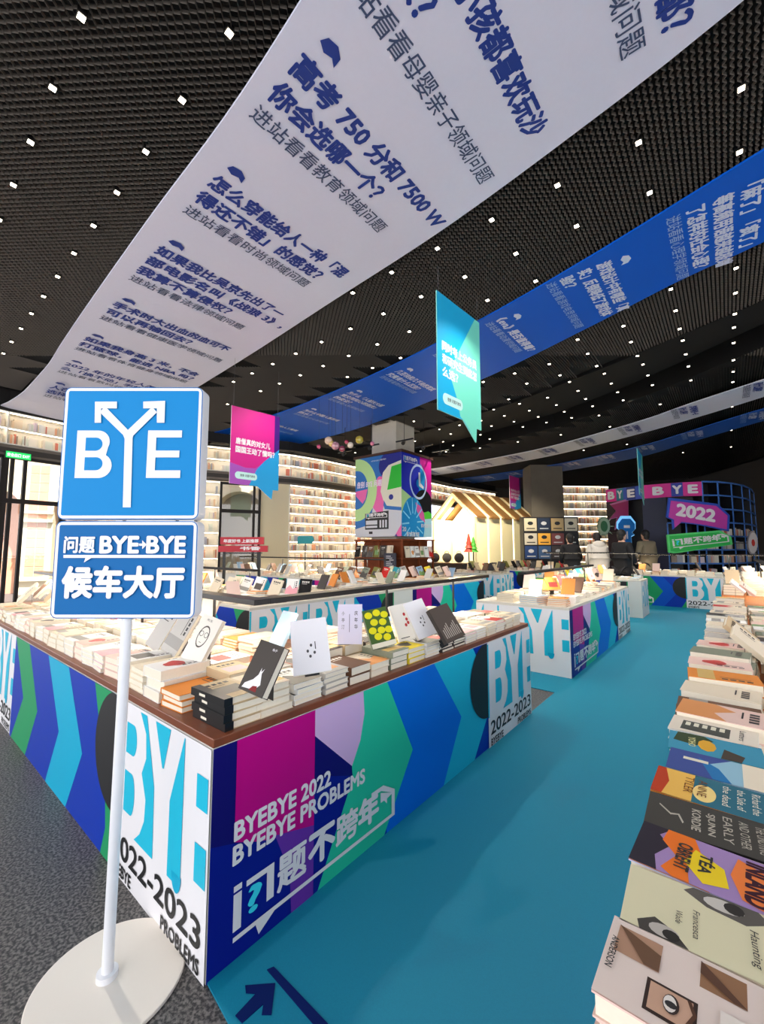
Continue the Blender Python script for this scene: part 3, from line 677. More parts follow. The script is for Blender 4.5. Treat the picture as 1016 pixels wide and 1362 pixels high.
arcade(wp(262, 14.2), wp(372, 14.6), 'beige stone arch outside the window right of the sign', 1, M((150,140,120), 0.8))
m = MB(); m.box((-26, -6, -0.06), (-8, 16, -0.055), M((190,186,178), 0.8)); m.build('ground', kind='structure')

# right-hand and far walls closing the hall
wall_box('wall_right', cw(15.5, 26), cw(11.5, 3), 0, 4.95, M((52,48,46), 0.7), kind='structure')
wall_box('wall_far', wp(640, 22.2), cw(15.6, 23), 0, 4.95, M((60,55,50), 0.7), kind='structure')
bookcase(wp(748, 17.6), wp(812, 17.8), 0.5, 4.0, 11, 'lit bookcase wall left of the round pavilion', bays=2, bh=0.8, bl='books with orange and pale spines left of the pavilion')
bookcase(wp(985, 17.0), wp(1060, 17.0), 0.5, 4.0, 11, 'lit bookcase beyond the right end of the pavilion', bays=2, bh=0.8, bl='books on the shelves at the right frame edge')

# ------------------------------------------------------------------ poster pillar
PC = Vector((-5.97, 8.03, 0)); PLW, PLR = 1.5, 1.32
pl = empty('poster_pillar', (PC.x, PC.y, 0), label='square pillar wrapped in large colourful posters above wooden shelves', cat='pillar')
CONC = M((196,188,172), 0.8, noise=0.08, nscale=6); DW = M((120,58,28), 0.4, noise=0.35, nscale=9)
m = MB(); m.box((-1.15, 0.25, 0), (-0.35, 1.05, 4.9), CONC); m.build('column', pl)
zp0, zp1 = 1.65, 3.69
m = MB(); m.box((-PLW, 0, zp0), (0, PLR, zp1), M((225,225,228), 0.5)); m.build('poster_box', pl)
m = MB(); m.box((-PLW - 0.04, -0.04, zp1), (0.04, PLR + 0.04, zp1 + 0.06), M((70,38,20), 0.6)); m.build('cornice', pl)
F = Face(PC + Vector((-PLW, 0, 0)) - PC, (1,0,0), (0,-1,0), clip=(0, PLW, zp0, zp1)); F.ox = 0; F.oz = zp0; F.sz = zp1 - zp0; F.sx = PLW
PG = M((185,225,150), 0.5); PK = M((232,100,170), 0.5); PB = M((30,110,185), 0.5); PN = M((14,22,130), 0.5); CR = M((226,222,200), 0.5); GR = M((20,185,40), 0.5); LG = M((205,207,214), 0.5)
F.rect(0, 0, 1, 1, LG); F.rect(0, 0.4, 0.7, 1, PB); F.poly([(0,0.1),(0.33,0.15),(0.4,0.35),(0,0.5)], PB)
F.rect(0.62, 0.8, 1, 1, PN); F.disc(0.75, 0.86, 0.22, 0.16, PN)
F.poly([(0.35,0.4),(0.62,0.77),(0.62,0.3),(0.52,0.27)], PK); F.disc(0.55, 0.52, 0.12, 0.22, PK)
F.disc(0.03, 0.6, 0.46, 0.4, PG); F.disc(0.03, 0.6, 0.26, 0.25, PB); F.poly([(0,0.58),(0.28,0.6),(0.24,0.48),(0.17,0.42),(0.02,0.52)], PK)
F.poly([(0.62,0.78),(0.74,0.86),(1,0.9),(1,0.30),(0.68,0.34),(0.57,0.55)], CR); F.poly([(0.66,0.33),(1,0.30),(1,0.34),(0.7,0.37),(0.64,0.44),(0.63,0.38)], PB)
F.poly([(0.80,0.84),(1,0.86),(1,0.58),(0.71,0.56)], GR); F.disc(0.79, 0.47, 0.047, 0.033, PN)
F.text('告别 BYE 问题', 0.04, 0.62, 0.55, 0.08, M((240,225,240), 0.5), 0.03, 2, shear=0.1)
F.poly([(0.23,0.09),(0.74,0.09),(0.74,0.31),(0.23,0.29)], INK); logo(F, 0.25, 0.225, 0.46, 0.065); F.rect(0.25, 0.15, 0.5, 0.2, LG); F.rect(0.25, 0.11, 0.5, 0.135, LG)
for x in (0.55, 0.61, 0.67): F.rect(x, 0.11, x + 0.035, 0.2, LG)
F.text('BYE BYE 2022 | 问题不跨年', 0.37, 0.93, 0.32, 0.022, WHITE, 0.01); F.rect(0.32, 0.035, 0.4, 0.065, INK)
F.poly([(1,0),(1,0.14),(0.86,0.0)], PK); F.poly([(0.92,0),(0.86,0),(0.9,0.03)], PN)
F.clip = None; F.build('poster', pl)
F = Face((0, 0, 0), (0,1,0), (1,0,0), clip=(0, PLR, zp0, zp1)); F.oz = zp0; F.sz = zp1 - zp0; F.sx = PLR
MG2 = M((215,20,150), 0.5); SKY = M((20,150,215), 0.5); PALE = M((190,235,240), 0.5); GRN2 = M((90,220,60), 0.5); DB2 = M((22,40,180), 0.5)
F.rect(0, 0, 1, 1, DB2); F.poly([(0.6,1),(1,1),(1,0.45),(0.62,0.72)], MG2); F.poly([(0.55,0.5),(0.62,0.92),(0.78,0.8),(0.75,0.55)], SKY)
F.poly([(0,0.42),(0,0.56),(0.3,0.48),(0.55,0.4),(0.4,0.2),(0,0.2)], PG); F.poly([(0.5,0.42),(1,0.30),(1,0.15),(0.7,0.2)], GRN2); F.poly([(0.7,0.22),(1,0.24),(1,0),(0.6,0)], PALE)
F.disc(0.72, 0.45, 0.28, 0.14, INK); F.poly([(0.7,0.4),(0.98,0.3),(0.98,0.45),(0.8,0.55)], INK)
F.disc(0.36, 0.15, 0.38, 0.33, SKY); F.poly([(0.44,0.42),(0.6,0.38),(0.72,0.3),(0.76,0.18),(0.6,0.22),(0.48,0.32)], PK)
for k in range(12):
    t = math.radians(30 * k + 5); c_, s_ = math.cos(t), math.sin(t); nx, nz = -s_ * 0.012, c_ * 0.009
    F.poly([(0.36 + c_*0.13 + nx, 0.17 + s_*0.11 + nz), (0.36 + c_*0.35 + nx, 0.17 + s_*0.30 + nz), (0.36 + c_*0.35 - nx, 0.17 + s_*0.30 - nz), (0.36 + c_*0.13 - nx, 0.17 + s_*0.11 - nz)], M((150,225,250), 0.5))
F.disc(0.54, 0.68, 0.29, 0.22, M((205,225,250), 0.5), hole=0.87); F.disc(0.56, 0.66, 0.09, 0.055, SKY)
F.poly([(0.54,0.8),(0.6,0.8),(0.61,0.67),(0.72,0.63),(0.71,0.60),(0.55,0.63)], WHITE); logo(F, 0.06, 0.885, 0.44, 0.08)
F.text('20', 0.02, 0.06, 0.11, 0.05, WHITE, 0.03, 3); F.text('BYEBYE', 0.15, 0.005, 0.4, 0.045, WHITE, 0.03, 3); F.text('BYEBYE', 0.62, 0.12, 0.36, 0.04, WHITE, 0.03, 3)
F.clip = None; F.build('poster', pl)
# wooden shelf below
m = MB(); m.box((-1.3, 0.12, 0.0), (-0.06, 1.2, 1.55), DW); m.build('shelf_core', pl)
for z in (0.02, 0.72, 1.1, 1.55):
    m = MB(); m.box((-1.44, -0.10, z), (0.1, 1.3, z + 0.035), DW); bevel(m.build('wooden_shelf', pl), 0.004)
for x, y in ((-1.42, -0.08), (0.04, -0.08), (-1.42, 1.24), (0.04, 1.24), (-0.66, -0.08), (0.04, 0.6)):
    m = MB(); m.box((x, y, 0), (x + 0.04, y + 0.04, 1.55), DW); m.build('shelf_upright', pl)
ntc = empty('notice_board', (-5.99, 7.84, 0.73), label='dark notice card with white lines at the pillar corner', cat='notice')
m = MB(); m.box((-0.36, -0.01, 0.0), (0.0, 0.01, 0.52), M((34,38,58), 0.5)); m.build('board', ntc)
F = Face((-0.36, -0.01, 0), (1,0,0), (0,-1,0))
for k in range(9): F.rect(0.07, 0.08 + 0.045*k, 0.29 - 0.04 * (k % 3), 0.095 + 0.045*k, LG)
F.build('printed_lines', ntc)
# track spots on the pillar's cornice
for k, (x, y) in enumerate(((-1.7, -0.2), (-0.75, -0.25), (0.2, -0.15), (0.25, 0.6), (0.3, 1.3))):
    t = empty('track_spotlight', (PC.x + x, PC.y + y, 3.86), label='small black track spotlight above the posters, ' + ['leftmost', 'over the left poster', 'at the near corner', 'over the right poster', 'rightmost'][k], cat='spotlight')
    m = MB(); m.tube((0,0,0), (0.05,-0.12,-0.06), 0.035, BLACKM, 12, 0.045); m.build('head', t)
    m = MB(); m.box((-0.25,-0.01,0.03), (0.25,0.02,0.06), BLACKM); m.tube((0,0,0.03), (0,0,0.0), 0.008, BLACKM, 6); m.tube((0,0,0.06), (0,0,4.56-3.86), 0.006, BLACKM, 6); m.build('bracket', t)
# glass baubles hanging before the pillar
bc = [(200,60,110),(230,190,110),(210,150,160),(180,40,80),(240,220,200),(190,170,60),(220,120,150),(150,60,80),(235,200,170)]
for k, (px, py) in enumerate([(424,594),(441,590),(446,593),(461,588),(466,592),(478,585),(495,590),(455,597),(437,586)]):
    p = pp(px, py, 8.6); o = MB(); r = 0.045 + 0.02 * (k % 3); c = empty('hanging_bauble', p, label='small hanging glass bauble by the ceiling, ' + ['leftmost pale one', 'amber one', 'rose one beside the amber', 'dark red one', 'ivory one', 'olive gold one', 'pink one nearest the pillar', 'lowest wine coloured one', 'peach one highest left'][k], cat='ornament')
    o.sphere((0,0,0), r, M(bc[k], 0.1, spec=0.8), 12, 8); o.build('ball', c)
    w = MB(); w.tube((0,0,r), (0,0,4.56 - p.z), 0.002, BLACKM, 5); w.build('wire', c)

# ------------------------------------------------------------------ hanging speech-bubble banners
def hang(p0, p1, z1, h, kind, label, lines):
    """a thin rigid card; p0,p1 plan ends, left to right for the viewer"""
    d = Vector((p1[0]-p0[0], p1[1]-p0[1], 0)); L = d.length; e = d.normalized(); n = Vector((e.y, -e.x, 0)); ang = math.atan2(e.y, e.x)
    c = empty('hanging_banner', (p0[0], p0[1], z1 - h), ang, label=label, cat='banner')
    out = [(0, 0.085*h), (0.55*L, 0.085*h), (0.86*L, -0.06*h), (0.88*L, 0.06*h), (L, 0.06*h), (L, h), (0, h)]
    m = MB(); m.prism(out, -0.006, 0.006, SW if kind != 'cy' else M((150,230,215), 0.5), RX); m.build('card', c)
    F = Face((0, -0.006, 0), (1,0,0), (0,-1,0), base=0.001); u = lambda *P: [(x * L, z * h) for x, z in P]
    if kind == 'cy':
        F.poly(u(*[(a/L, b/h) for a, b in out]), M((20,175,225), 0.45))
        F.poly(u((0.88,1),(1,1),(1,0.06),(0.88,0.06),(0.86,-0.06),(0.57,0.08),(0.48,0.1),(0.44,0.2),(0.24,0.42)), M((120,225,200), 0.45))
    else:
        F.poly(u(*[(a/L, b/h) for a, b in out]), M((165,80,185), 0.45)); F.poly(u((0,1),(0.89,1),(0.89,0.5),(0.5,0.3),(0.3,0.29),(0,0.33)), M((208,24,138), 0.45))
        F.rect(0.89*L, 0.4*h, L, h, M((62,10,120), 0.45)); F.poly(u((1,0.58),(1,0.06),(0.88,0.06),(0.86,-0.06),(0.55,0.085),(0.38,0.085),(0.52,0.28),(0.68,0.40)), M((30,160,222), 0.45))
    wl = max(len(t) for t in lines)
    for k, t in enumerate(lines): F.text(t, 0.1*L, (0.56 - 0.1*k)*h, 0.8*L*len(t)/wl, 0.075*h, WHITE, 0.04)
    F.poly([(0.1*L + a, 0.15*h + b) for a, b in rr(0, 0, 0.44*L, 0.085*h, 0.04*h)], M((200,240,235), 0.45)); F.text('搜索 问题不跨年', 0.2*L, 0.18*h, 0.3*L, 0.03*h, INK, 0.01)
    F.build('printed_face', c)
    w = MB()
    for x in (0.04*L, 0.96*L): w.tube((x, 0, h - 0.02), (x, 0, 4.56 - (z1 - h)), 0.0018, M((120,120,125), 0.4), 5)
    w.build('hanging_wire', c)
a = pp(580, 386, 4.5); b_ = pp(580, 548, 4.5); q1 = pp(638, 500, 5.19)
hang((a.x, a.y), (q1.x, q1.y), a.z, a.z - b_.z + 0.1, 'cy', 'cyan and mint hanging card with white question, centre right overhead', ['同时考上公务员', '和研究生到底怎', '么选？'])
a = pp(308, 539, 6.8); b_ = pp(308, 646, 6.8); q1 = pp(373, 500, 7.45)
hang((a.x, a.y), (q1.x, q1.y), a.z, a.z - b_.z + 0.08, 'mg', 'magenta and blue hanging card right of the tall sign', ['唐僧真的对女儿', '国国王动了情吗？'])
a = pp(677, 632, 15.5); b_ = pp(677, 680, 15.5); q1 = pp(692, 650, 16.3)
hang((a.x, a.y), (q1.x, q1.y), a.z, a.z - b_.z, 'mg', 'small distant magenta hanging card in front of the hut', ['为什么人们', '总会在年底', '许下愿望？'])
a = pp(847, 596, 11.0); b_ = pp(847, 664, 11.0); q1 = pp(856, 650, 11.9)
hang((a.x, a.y), (q1.x, q1.y), a.z, a.z - b_.z, 'cy', 'narrow mint hanging card before the BYE BYE pavilion', ['新年', '问题'])

# ------------------------------------------------------------------ gabled hut of pale panels
HUTW = M((240,226,182), 0.6, noise=0.06, nscale=20); HWD = M((122,86,44), 0.6, noise=0.2, nscale=6); HLED = M((255,232,180), 0.4, emit=4.0)
h0 = cw(3.1, 14.0); h1 = cw(5.9, 16.1); hb = cw(1.85, 15.66)
L, ang = seg_frame(h0, h1); hut = empty('gabled_hut', (h0.x, h0.y, 0), ang, label='glowing pale gabled hut with wooden roof slats beyond the pillar', cat='building')
Wd = 2.0; ez = 2.42; az = 3.32
def hp(x, y, z): return (x, y, z)
n = 5
for k in range(n):
    x0 = L * k / n; x1 = L * (k + 1) / n - 0.07
    m = MB(); m.box((x0, 0, 0), (x1, 0.06, ez), HUTW); m.build('side_panel', hut)
    m = MB(); m.box((x1, 0.01, 0), (x1 + 0.07, 0.05, ez), HLED); m.build('light_strip', hut)
    m = MB(); a3 = [(x0, -0.12, ez - 0.04), (x1 - 0.2, -0.12, ez - 0.04), (x1 - 0.2, Wd/2, az), (x0, Wd/2, az)]
    m.raw(a3 + [(p[0], p[1], p[2] + 0.06) for p in a3], [(3,2,1,0),(4,5,6,7),(0,1,5,4),(1,2,6,5),(2,3,7,6),(3,0,4,7)], HWD); m.build('roof_slat', hut)
    m = MB(); a3 = [(x0, Wd + 0.12, ez - 0.04), (x1 - 0.2, Wd + 0.12, ez - 0.04), (x1 - 0.2, Wd/2, az), (x0, Wd/2, az)]
    m.raw(a3 + [(p[0], p[1], p[2] + 0.06) for p in a3], [(0,1,2,3),(7,6,5,4),(4,5,1,0),(5,6,2,1),(6,7,3,2),(7,4,0,3)], HWD); m.build('roof_slat', hut)
    m = MB(); a3 = [(x1 - 0.2, -0.05, ez), (x1 + 0.07, -0.05, ez), (x1 + 0.07, Wd/2, az), (x1 - 0.2, Wd/2, az)]
    m.raw(a3 + [(p[0], p[1], p[2] + 0.03) for p in a3], [(3,2,1,0),(4,5,6,7),(0,1,5,4),(1,2,6,5),(2,3,7,6),(3,0,4,7)], HUTW); m.build('roof_panel', hut)
m = MB(); m.box((0, Wd - 0.06, 0), (L, Wd, ez), HUTW); m.box((L - 0.06, 0, 0), (L, Wd, ez), HUTW); m.build('wall_panel', hut)
RZX = Matrix(((0,0,1,0),(1,0,0,0),(0,1,0,0),(0,0,0,1)))     # (x,y,z)->(z,x,y): prism in the gable plane
g = MB(); g.prism([(0,0),(0.09,0),(0.09,ez-0.03),(Wd/2,az-0.12),(Wd-0.09,ez-0.03),(Wd-0.09,0),(Wd,0),(Wd,ez),(Wd/2,az),(0,ez)], -0.05, 0.05, HUTW, RZX); g.build('gable_frame', hut)
g = MB(); g.prism([(0.09,0.0),(Wd-0.09,0.0),(Wd-0.09,ez-0.05),(Wd/2,az-0.14),(0.09,ez-0.05)], 0.9, 0.95, M((255,244,214), 0.6), RZX); g.build('inner_screen', hut)
for y, z, r_ in ((0.5, 2.3, 8), (1.5, 2.3, 8)):
    Lq = bpy.data.lights.new('hut_lamp', 'POINT'); Lq.energy = 60; Lq.shadow_soft_size = 0.1; Lq.color = (1, 0.9, 0.68)
    q_ = bpy.data.objects.new('hut_lamp', Lq); COL.objects.link(q_); q_.parent = hut; q_.location = (0.45, y, z)
# unseen spots added below the ceiling only to brighten the hut's outside
for px_, d_ in ((600, 12.6), (660, 13.2)):
    Lq = bpy.data.lights.new('lamp', 'SPOT'); Lq.energy = 700; Lq.spot_size = math.radians(60); Lq.spot_blend = 0.5; Lq.shadow_soft_size = 0.08; Lq.color = (1, 0.9, 0.7)
    q_ = bpy.data.objects.new('lamp', Lq); COL.objects.link(q_); q_.location = wp(px_, d_ - 1.3) + Vector((0, 0, 4.4))
    v = wp(px_ + 15, 14.8) + Vector((0, 0, 1.9)) - q_.location; q_.rotation_euler = v.to_track_quat('-Z', 'Y').to_euler()
for k, (px, py, col, hh) in enumerate(((623, 729, (190,60,40), 0.62), (629, 731, (70,170,40), 0.5))):
    p = at(px, 770, 0.0); p = wp(px, 13.2); c = empty('paper_tree', (p.x, p.y, 0.0), label=('red' if k == 0 else 'green') + ' pointed ornament tree standing before the hut', cat='ornament')
    m = MB(); m.tube((0,0,0), (0,0,1.3), 0.02, BLACKM, 8); m.tube((0,0,0), (0,0,0.03), 0.16, BLACKM, 14); m.build('stand', c)
    m = MB()
    for j in range(4): m.tube((0,0,1.25 + j*hh/5), (0,0,1.25 + j*hh/5 + hh/3), 0.17 - 0.035*j, M(col, 0.5), 12, 0.02)
    m.build('cone_tiers', c)

# concrete pillar with brochure racks
p0 = wp(708, 16.0); p1 = wp(751, 16.0); L, ang = seg_frame(p0, p1)
c = empty('concrete_pillar', (p0.x, p0.y, 0), ang, label='wide bare concrete pillar right of the gabled hut', cat='pillar')
m = MB(); m.box((0, 0, 0), (L, 0.9, 4.9), M((112,104,92), 0.85, noise=0.15, nscale=3, bump=0.15)); m.build('shaft', c)
rk = empty('poster_rack', (wp(696, 13.4).x, wp(696, 13.4).y, 0), YAW, label='dark rack of small posters in front of the concrete pillar', cat='rack')
m = MB(); m.box((0, 0.0, 0.0), (1.75, 0.35, 2.36), M((30,28,30), 0.6)); m.build('rack_frame', rk)
cols = [(205,190,160),(28,42,66),(190,160,110),(210,200,175),(200,190,170),(235,170,60),(120,60,60),(20,20,24),(30,60,110),(60,90,130),(70,60,60),(150,150,150)]
for r_ in range(3):
    for c_ in range(4):
        m = MB(); x = 0.03 + c_*0.43; z = 1.92 - r_*0.44; m.box((x, -0.02, z), (x + 0.39, 0.0, z + (0.4 if r_ != 1 else 0.36)), M(cols[r_*4 + c_], 0.6)); po = m.build('poster', rk)
        F = Face((x, -0.02, z), (1,0,0), (0,-1,0)); ik = M((30,30,30), 0.6) if sum(cols[r_*4 + c_]) > 380 else M((200,200,200), 0.6)
        F.disc(0.19, 0.24, 0.09, 0.06, ik, n=10); F.rect(0.06, 0.06, 0.33, 0.09, ik); F.build('printed_motif', po)

# ------------------------------------------------------------------ round BYE BYE pavilion
pv = empty('round_pavilion', (0, 0, 0), label='dark curved pavilion with pink BYE BYE fascia and blue gridded shelves', cat='kiosk')
SC_ = 1.12
P = [(808,12.0),(830,11.6),(856,11.15),(888,10.8),(913,10.6),(938,10.5),(960,10.55),(979,10.8),(994,11.2),(1004,11.9),(1007,12.8)]
pts = [wp(a, d * SC_) for a, d in P]; ztop = 1.35 + 90 * 10.5 * SC_ / 560
DK = M((12,12,20), 0.5); BL = M((95,155,245), 0.45, spec=0.3); DKR = M((40,10,30), 0.5)
inner = []
for i, p in enumerate(pts):
    tdir = (pts[min(i+1, len(pts)-1)] - pts[max(i-1, 0)]).normalized(); nb = Vector((-tdir.y, tdir.x, 0)); inner.append(p + nb * 0.32)
m = MB()
for a, b in zip(inner[:-1], inner[1:]): m.poly([(a.x,a.y,0),(b.x,b.y,0),(b.x,b.y,ztop),(a.x,a.y,ztop)], DK)
m.poly([(p.x, p.y, ztop) for p in inner], DK); m.build('shell', pv)
def seg_prism(mb, a, b, t, z0, z1, mat):
    d = (b - a).normalized(); nb = Vector((-d.y, d.x, 0)) * t; T = [a, b, b + nb, a + nb]; mb.prism([(p.x, p.y) for p in T], z0, z1, mat)
zrow = [ztop - 0.383 * k for k in range(9)]
for k, z in enumerate(zrow):
    m = MB()
    for i, (a, b) in enumerate(zip(pts[:-1], pts[1:])):
        if i < 3 or (i < 5 and k < 3): continue
        seg_prism(m, a, b, 0.32, z - 0.008, z + 0.008, DK); seg_prism(m, a, b, 0.02, z - 0.02, z + 0.02, BL)
    m.build('shelf_board', pv)
def lerp(a, b, t): return a + (b - a) * t
ups = [(3,0.0,0),(4,0.0,0),(4,0.6,0),(5,0.0,1),(5,0.95,1),(6,0.9,1),(7,0.8,1),(8,0.7,1),(9,0.9,1)]
for i, t, full in ups:
    p = lerp(pts[i], pts[i+1], t); d = (pts[i+1] - pts[i]).normalized(); nb = Vector((-d.y, d.x, 0)) * 0.32; m = MB()
    T = [p - d*0.008, p + d*0.008, p + d*0.008 + nb, p - d*0.008 + nb]; m.prism([(q_.x, q_.y) for q_ in T], 0.0, ztop if full else zrow[3], DK); T = [p - d*0.016, p + d*0.016, p + d*0.016 + nb*0.06, p - d*0.016 + nb*0.06]; m.prism([(q_.x, q_.y) for q_ in T], 0.0, ztop if full else zrow[3], BL); m.build('divider', pv)
# fascia
m = MB(); rnd = random.Random(3)
for i in range(5): seg_prism(m, pts[i] - Vector((0,0,0)), pts[i+1], 0.05, ztop - 0.40, ztop, M((225,60,150), 0.5, spec=0.2) if i != 1 else M((60,90,190), 0.5))
m.build('fascia_band', pv)
m = MB(); seg_prism(m, pts[2], pts[3], 0.06, 0, ztop - 0.40, M((18,24,60), 0.5)); seg_prism(m, pts[0], pts[1], 0.06, 0, ztop - 0.40, DKR); m.build('side_panel', pv)  # first sheet is dark colour standing in for shade in the door opening
def fasc(i, t0, t1, txt, col=None):
    a, b = lerp(pts[i], pts[i+1], t0), lerp(pts[i], pts[i+1], t1); e = (b - a).normalized(); nn = Vector((e.y, -e.x, 0)); F = Face(a, e, nn, step=0.002, base=0.004); Lx = (b - a).length
    if col: F.rect(-0.04, ztop - 0.395, Lx + 0.04, ztop - 0.005, col)
    F.text(txt, 0, ztop - 0.31, Lx, 0.22, WHITE, 0.05, 3); F.build('fascia_letter', pv)
fasc(0, 0.15, 0.5, 'B'); fasc(0, 0.72, 0.98, 'Y', M((40,130,150), 0.5)); fasc(1, 0.3, 0.62, 'E', M((40,60,130), 0.5))
fasc(2, 0.5, 0.9, 'B'); fasc(3, 0.4, 0.85, 'Y', M((30,50,160), 0.5)); fasc(4, 0.25, 0.7, 'E')
bk = MB(); rnd = random.Random(5)
for r_ in range(3, 8):
    for i in range(3, 10):
        a, b = pts[i], pts[i+1]; d = (b - a).normalized(); nb = Vector((-d.y, d.x, 0)); Ls = (b - a).length; x = 0.05; z = zrow[r_ + 1] + 0.014
        if (r_ == 3 and i < 6): continue
        lim = Ls * rnd.choice([0.6, 0.8, 0.92])
        while x < lim:
            w = rnd.uniform(0.015, 0.05) if rnd.random() < 0.7 else 0.13; p = a + d * x + nb * 0.06; hgt = rnd.uniform(0.17, 0.24)
            T = [p, p + d*w, p + d*w + nb*0.15, p + nb*0.15]; bk.prism([(q_.x, q_.y) for q_ in T], z, z + hgt, rnd.choice(BC)); x += w + 0.004
tag(bk.build('shelved_books'), 'pale books standing in the blue grid of the round pavilion', 'books', kind='stuff')
def neon_sign(name, outline, d, fill, edge, label, cat='sign', texts=(), th=0.04, grow=1.08, extra=None):
    P3 = [pp(x, y, d) for x, y in outline]; c0 = sum(P3, Vector()) / len(P3)
    loc = [((p - c0).dot(Vector((math.cos(YAW), math.sin(YAW), 0))), p.z - c0.z) for p in P3]
    c = empty(name, c0, YAW, label=label, cat=cat)
    m = MB(); m.prism([(x * grow, z * (grow + 0.1)) for x, z in loc], -th, 0, edge, RX @ Matrix.Scale(1, 4)); m.build('edge_board', c)
    m = MB(); m.prism(loc, 0.0, 0.015, fill, RX); m.build('face_board', c)
    F = Face((0, -0.015, 0), (1,0,0), (0,-1,0), base=0.002)
    for t, ax, ay, bx, by, mt, sh in texts:
        a = pp(ax, ay, d) - c0; b = pp(bx, by, d) - c0; ex = Vector((math.cos(YAW), math.sin(YAW), 0)); x0, z0, x1, z1 = a.dot(ex), a.z, b.dot(ex), b.z; sh = sh * 1.14
        F.e = Vector((x1 - x0, 0, z1 - z0 - sh)).normalized(); F.up = Vector((-F.e.z, 0, F.e.x)); F.O = Vector((x0, -0.015, z0))
        if t == 'LOGO': logo(F, 0, 0, (x1 - x0), sh, mt)
        else: F.text(t, 0, 0, (x1 - x0), sh, mt, 0.05, 3)
    if extra: extra(F, c0, d)
    F.build('printed_face', c)
    # hung on thin stand-offs back to the shelves
    m = MB(); cx = sum(x for x, z in loc) / len(loc)
    for s_ in (-0.2, 0.2): m.tube((cx + s_, 0.04, 0), (cx + s_, 0.6, 0), 0.01, BLACKM, 6)
    m.build('stand_off', c); return c
neon_sign('speech_bubble_sign', [(892,666),(952,673),(967,686),(966,704),(930,697),(906,694),(897,702),(896,691),(889,688)], 11.3, M((196,60,165), 0.45), M((40,80,190), 0.45), 'magenta 2022 speech bubble sign with blue edge on the pavilion', texts=[('2022', 899, 685, 949, 679, WHITE, 0.27)])
neon_sign('train_sign', [(890,713),(955,708),(969,715),(971,724),(908,733),(899,734),(892,733)], 11.2, M((40,190,80), 0.45), M((90,220,120), 0.45), 'green train-shaped lettering sign below the magenta 2022 sign', texts=[('LOGO', 895, 730, 969, 709, WHITE, 0.22)])
neon_sign('arrow_pennant', [(812,672),(835,666),(835,691),(818,702),(821,688),(811,690),(820,680)], 12.9, M((165,40,90), 0.45), M((210,120,160), 0.45), 'dark pink folded arrow pennant at the left of the pavilion', grow=1.05)
neon_sign('octagon_figure', [(827,690),(838,690),(844,697),(844,704),(840,708),(843,711),(839,713),(840,729),(830,730),(830,713),(824,715),(827,707),(822,703),(822,697)], 12.6, M((30,120,200), 0.4), M((120,190,240), 0.4, emit=0.6), 'light blue octagon-headed figure sign beside the pavilion door', grow=1.12,
  extra=lambda F, c0, d: (F.rect(-0.09, 0.12, 0.09, 0.2, WHITE), F.rect(-0.02, -0.2, 0.02, 0.02, WHITE)))
def sunrays(F, c0, d):
    for k in range(9):
        t = math.radians(40 * k); c_, s_ = math.cos(t), math.sin(t)
        F.poly([(c_*0.2 - s_*0.02, s_*0.26 + c_*0.02), (c_*0.33, s_*0.4), (c_*0.2 + s_*0.02, s_*0.26 - c_*0.02)], M((170,185,150), 0.5))
    F.disc(0, 0, 0.11, 0.17, M((25,90,30), 0.5))
neon_sign('sunburst_sign', [(803 + 8*math.cos(2*math.pi*i/14), 700 + 11*math.sin(2*math.pi*i/14)) for i in range(14)], 13.0, M((150,165,130), 0.5), M((110,125,95), 0.5), 'grey green sunburst cutout left of the pink arrow pennant', grow=1.06, extra=sunrays)
# round white card at the right end of the pavilion
neon_sign('round_card', [(1001 + 6*math.cos(2*math.pi*i/16), 722 + 14*math.sin(2*math.pi*i/16)) for i in range(16)], 11.6, M((215,205,200), 0.5), M((160,150,150), 0.5), 'rounded white card with red figure at the pavilion right end', grow=1.03, extra=lambda F, c0, d: F.disc(0.0, 0.0, 0.05, 0.1, M((190,50,40), 0.5), n=8))

# red and teal signage near the shelf wall
p = wp(291, 9.6); c = empty('red_display', (p.x, p.y, 0), YAW, label='red double lettered promotion board on the shelf-wall table', cat='sign')
m = MB(); RD = M((186,30,48), 0.5)
for k, (z0, z1, w) in enumerate(((1.28, 1.42, 1.12), (1.45, 1.62, 1.0))):
    m = MB(); m.box((0, 0.1*k, z0), (w, 0.1*k + 0.06, z1), RD); b = m.build('sign_board', c)
    F = Face((0, 0.1*k, z0), (1,0,0), (0,-1,0)); F.text('年度好书 上新推荐' if k else '书香', 0.08 if k else 0.5, 0.04, w*0.8 if k else 0.45, 0.08, WHITE, 0.04); F.build('printed_lettering', b)
m = MB(); m.box((0.1, 0.02, 0), (0.16, 0.06, 1.28), BLACKM); m.box((0.9, 0.02, 0), (0.96, 0.06, 1.28), BLACKM); m.box((0.1, -0.1, 0), (0.96, 0.2, 0.02), BLACKM); m.box((0.1, 0.02, 1.24), (0.96, 0.16, 1.27), BLACKM); m.build('stand', c)
p = wp(396, 10.8); c = empty('teal_arrow_board', (p.x, p.y, 0), YAW, label='teal arrow-shaped board in front of the tall lit bookcase', cat='sign')
m = MB(); m.prism([(0,0),(0.36,0),(0.43,0.1),(0.38,0.2),(0.03,0.2),(0,0.16)], -0.02, 0.02, M((20,140,150), 0.5), Matrix.Translation((0,0,1.48)) @ RX); m.build('board', c)
m = MB(); m.tube((0.2,0,0), (0.2,0,1.49), 0.012, BLACKM, 8); m.tube((0.2,0,0), (0.2,0,0.02), 0.13, BLACKM, 14); m.build('stand', c)

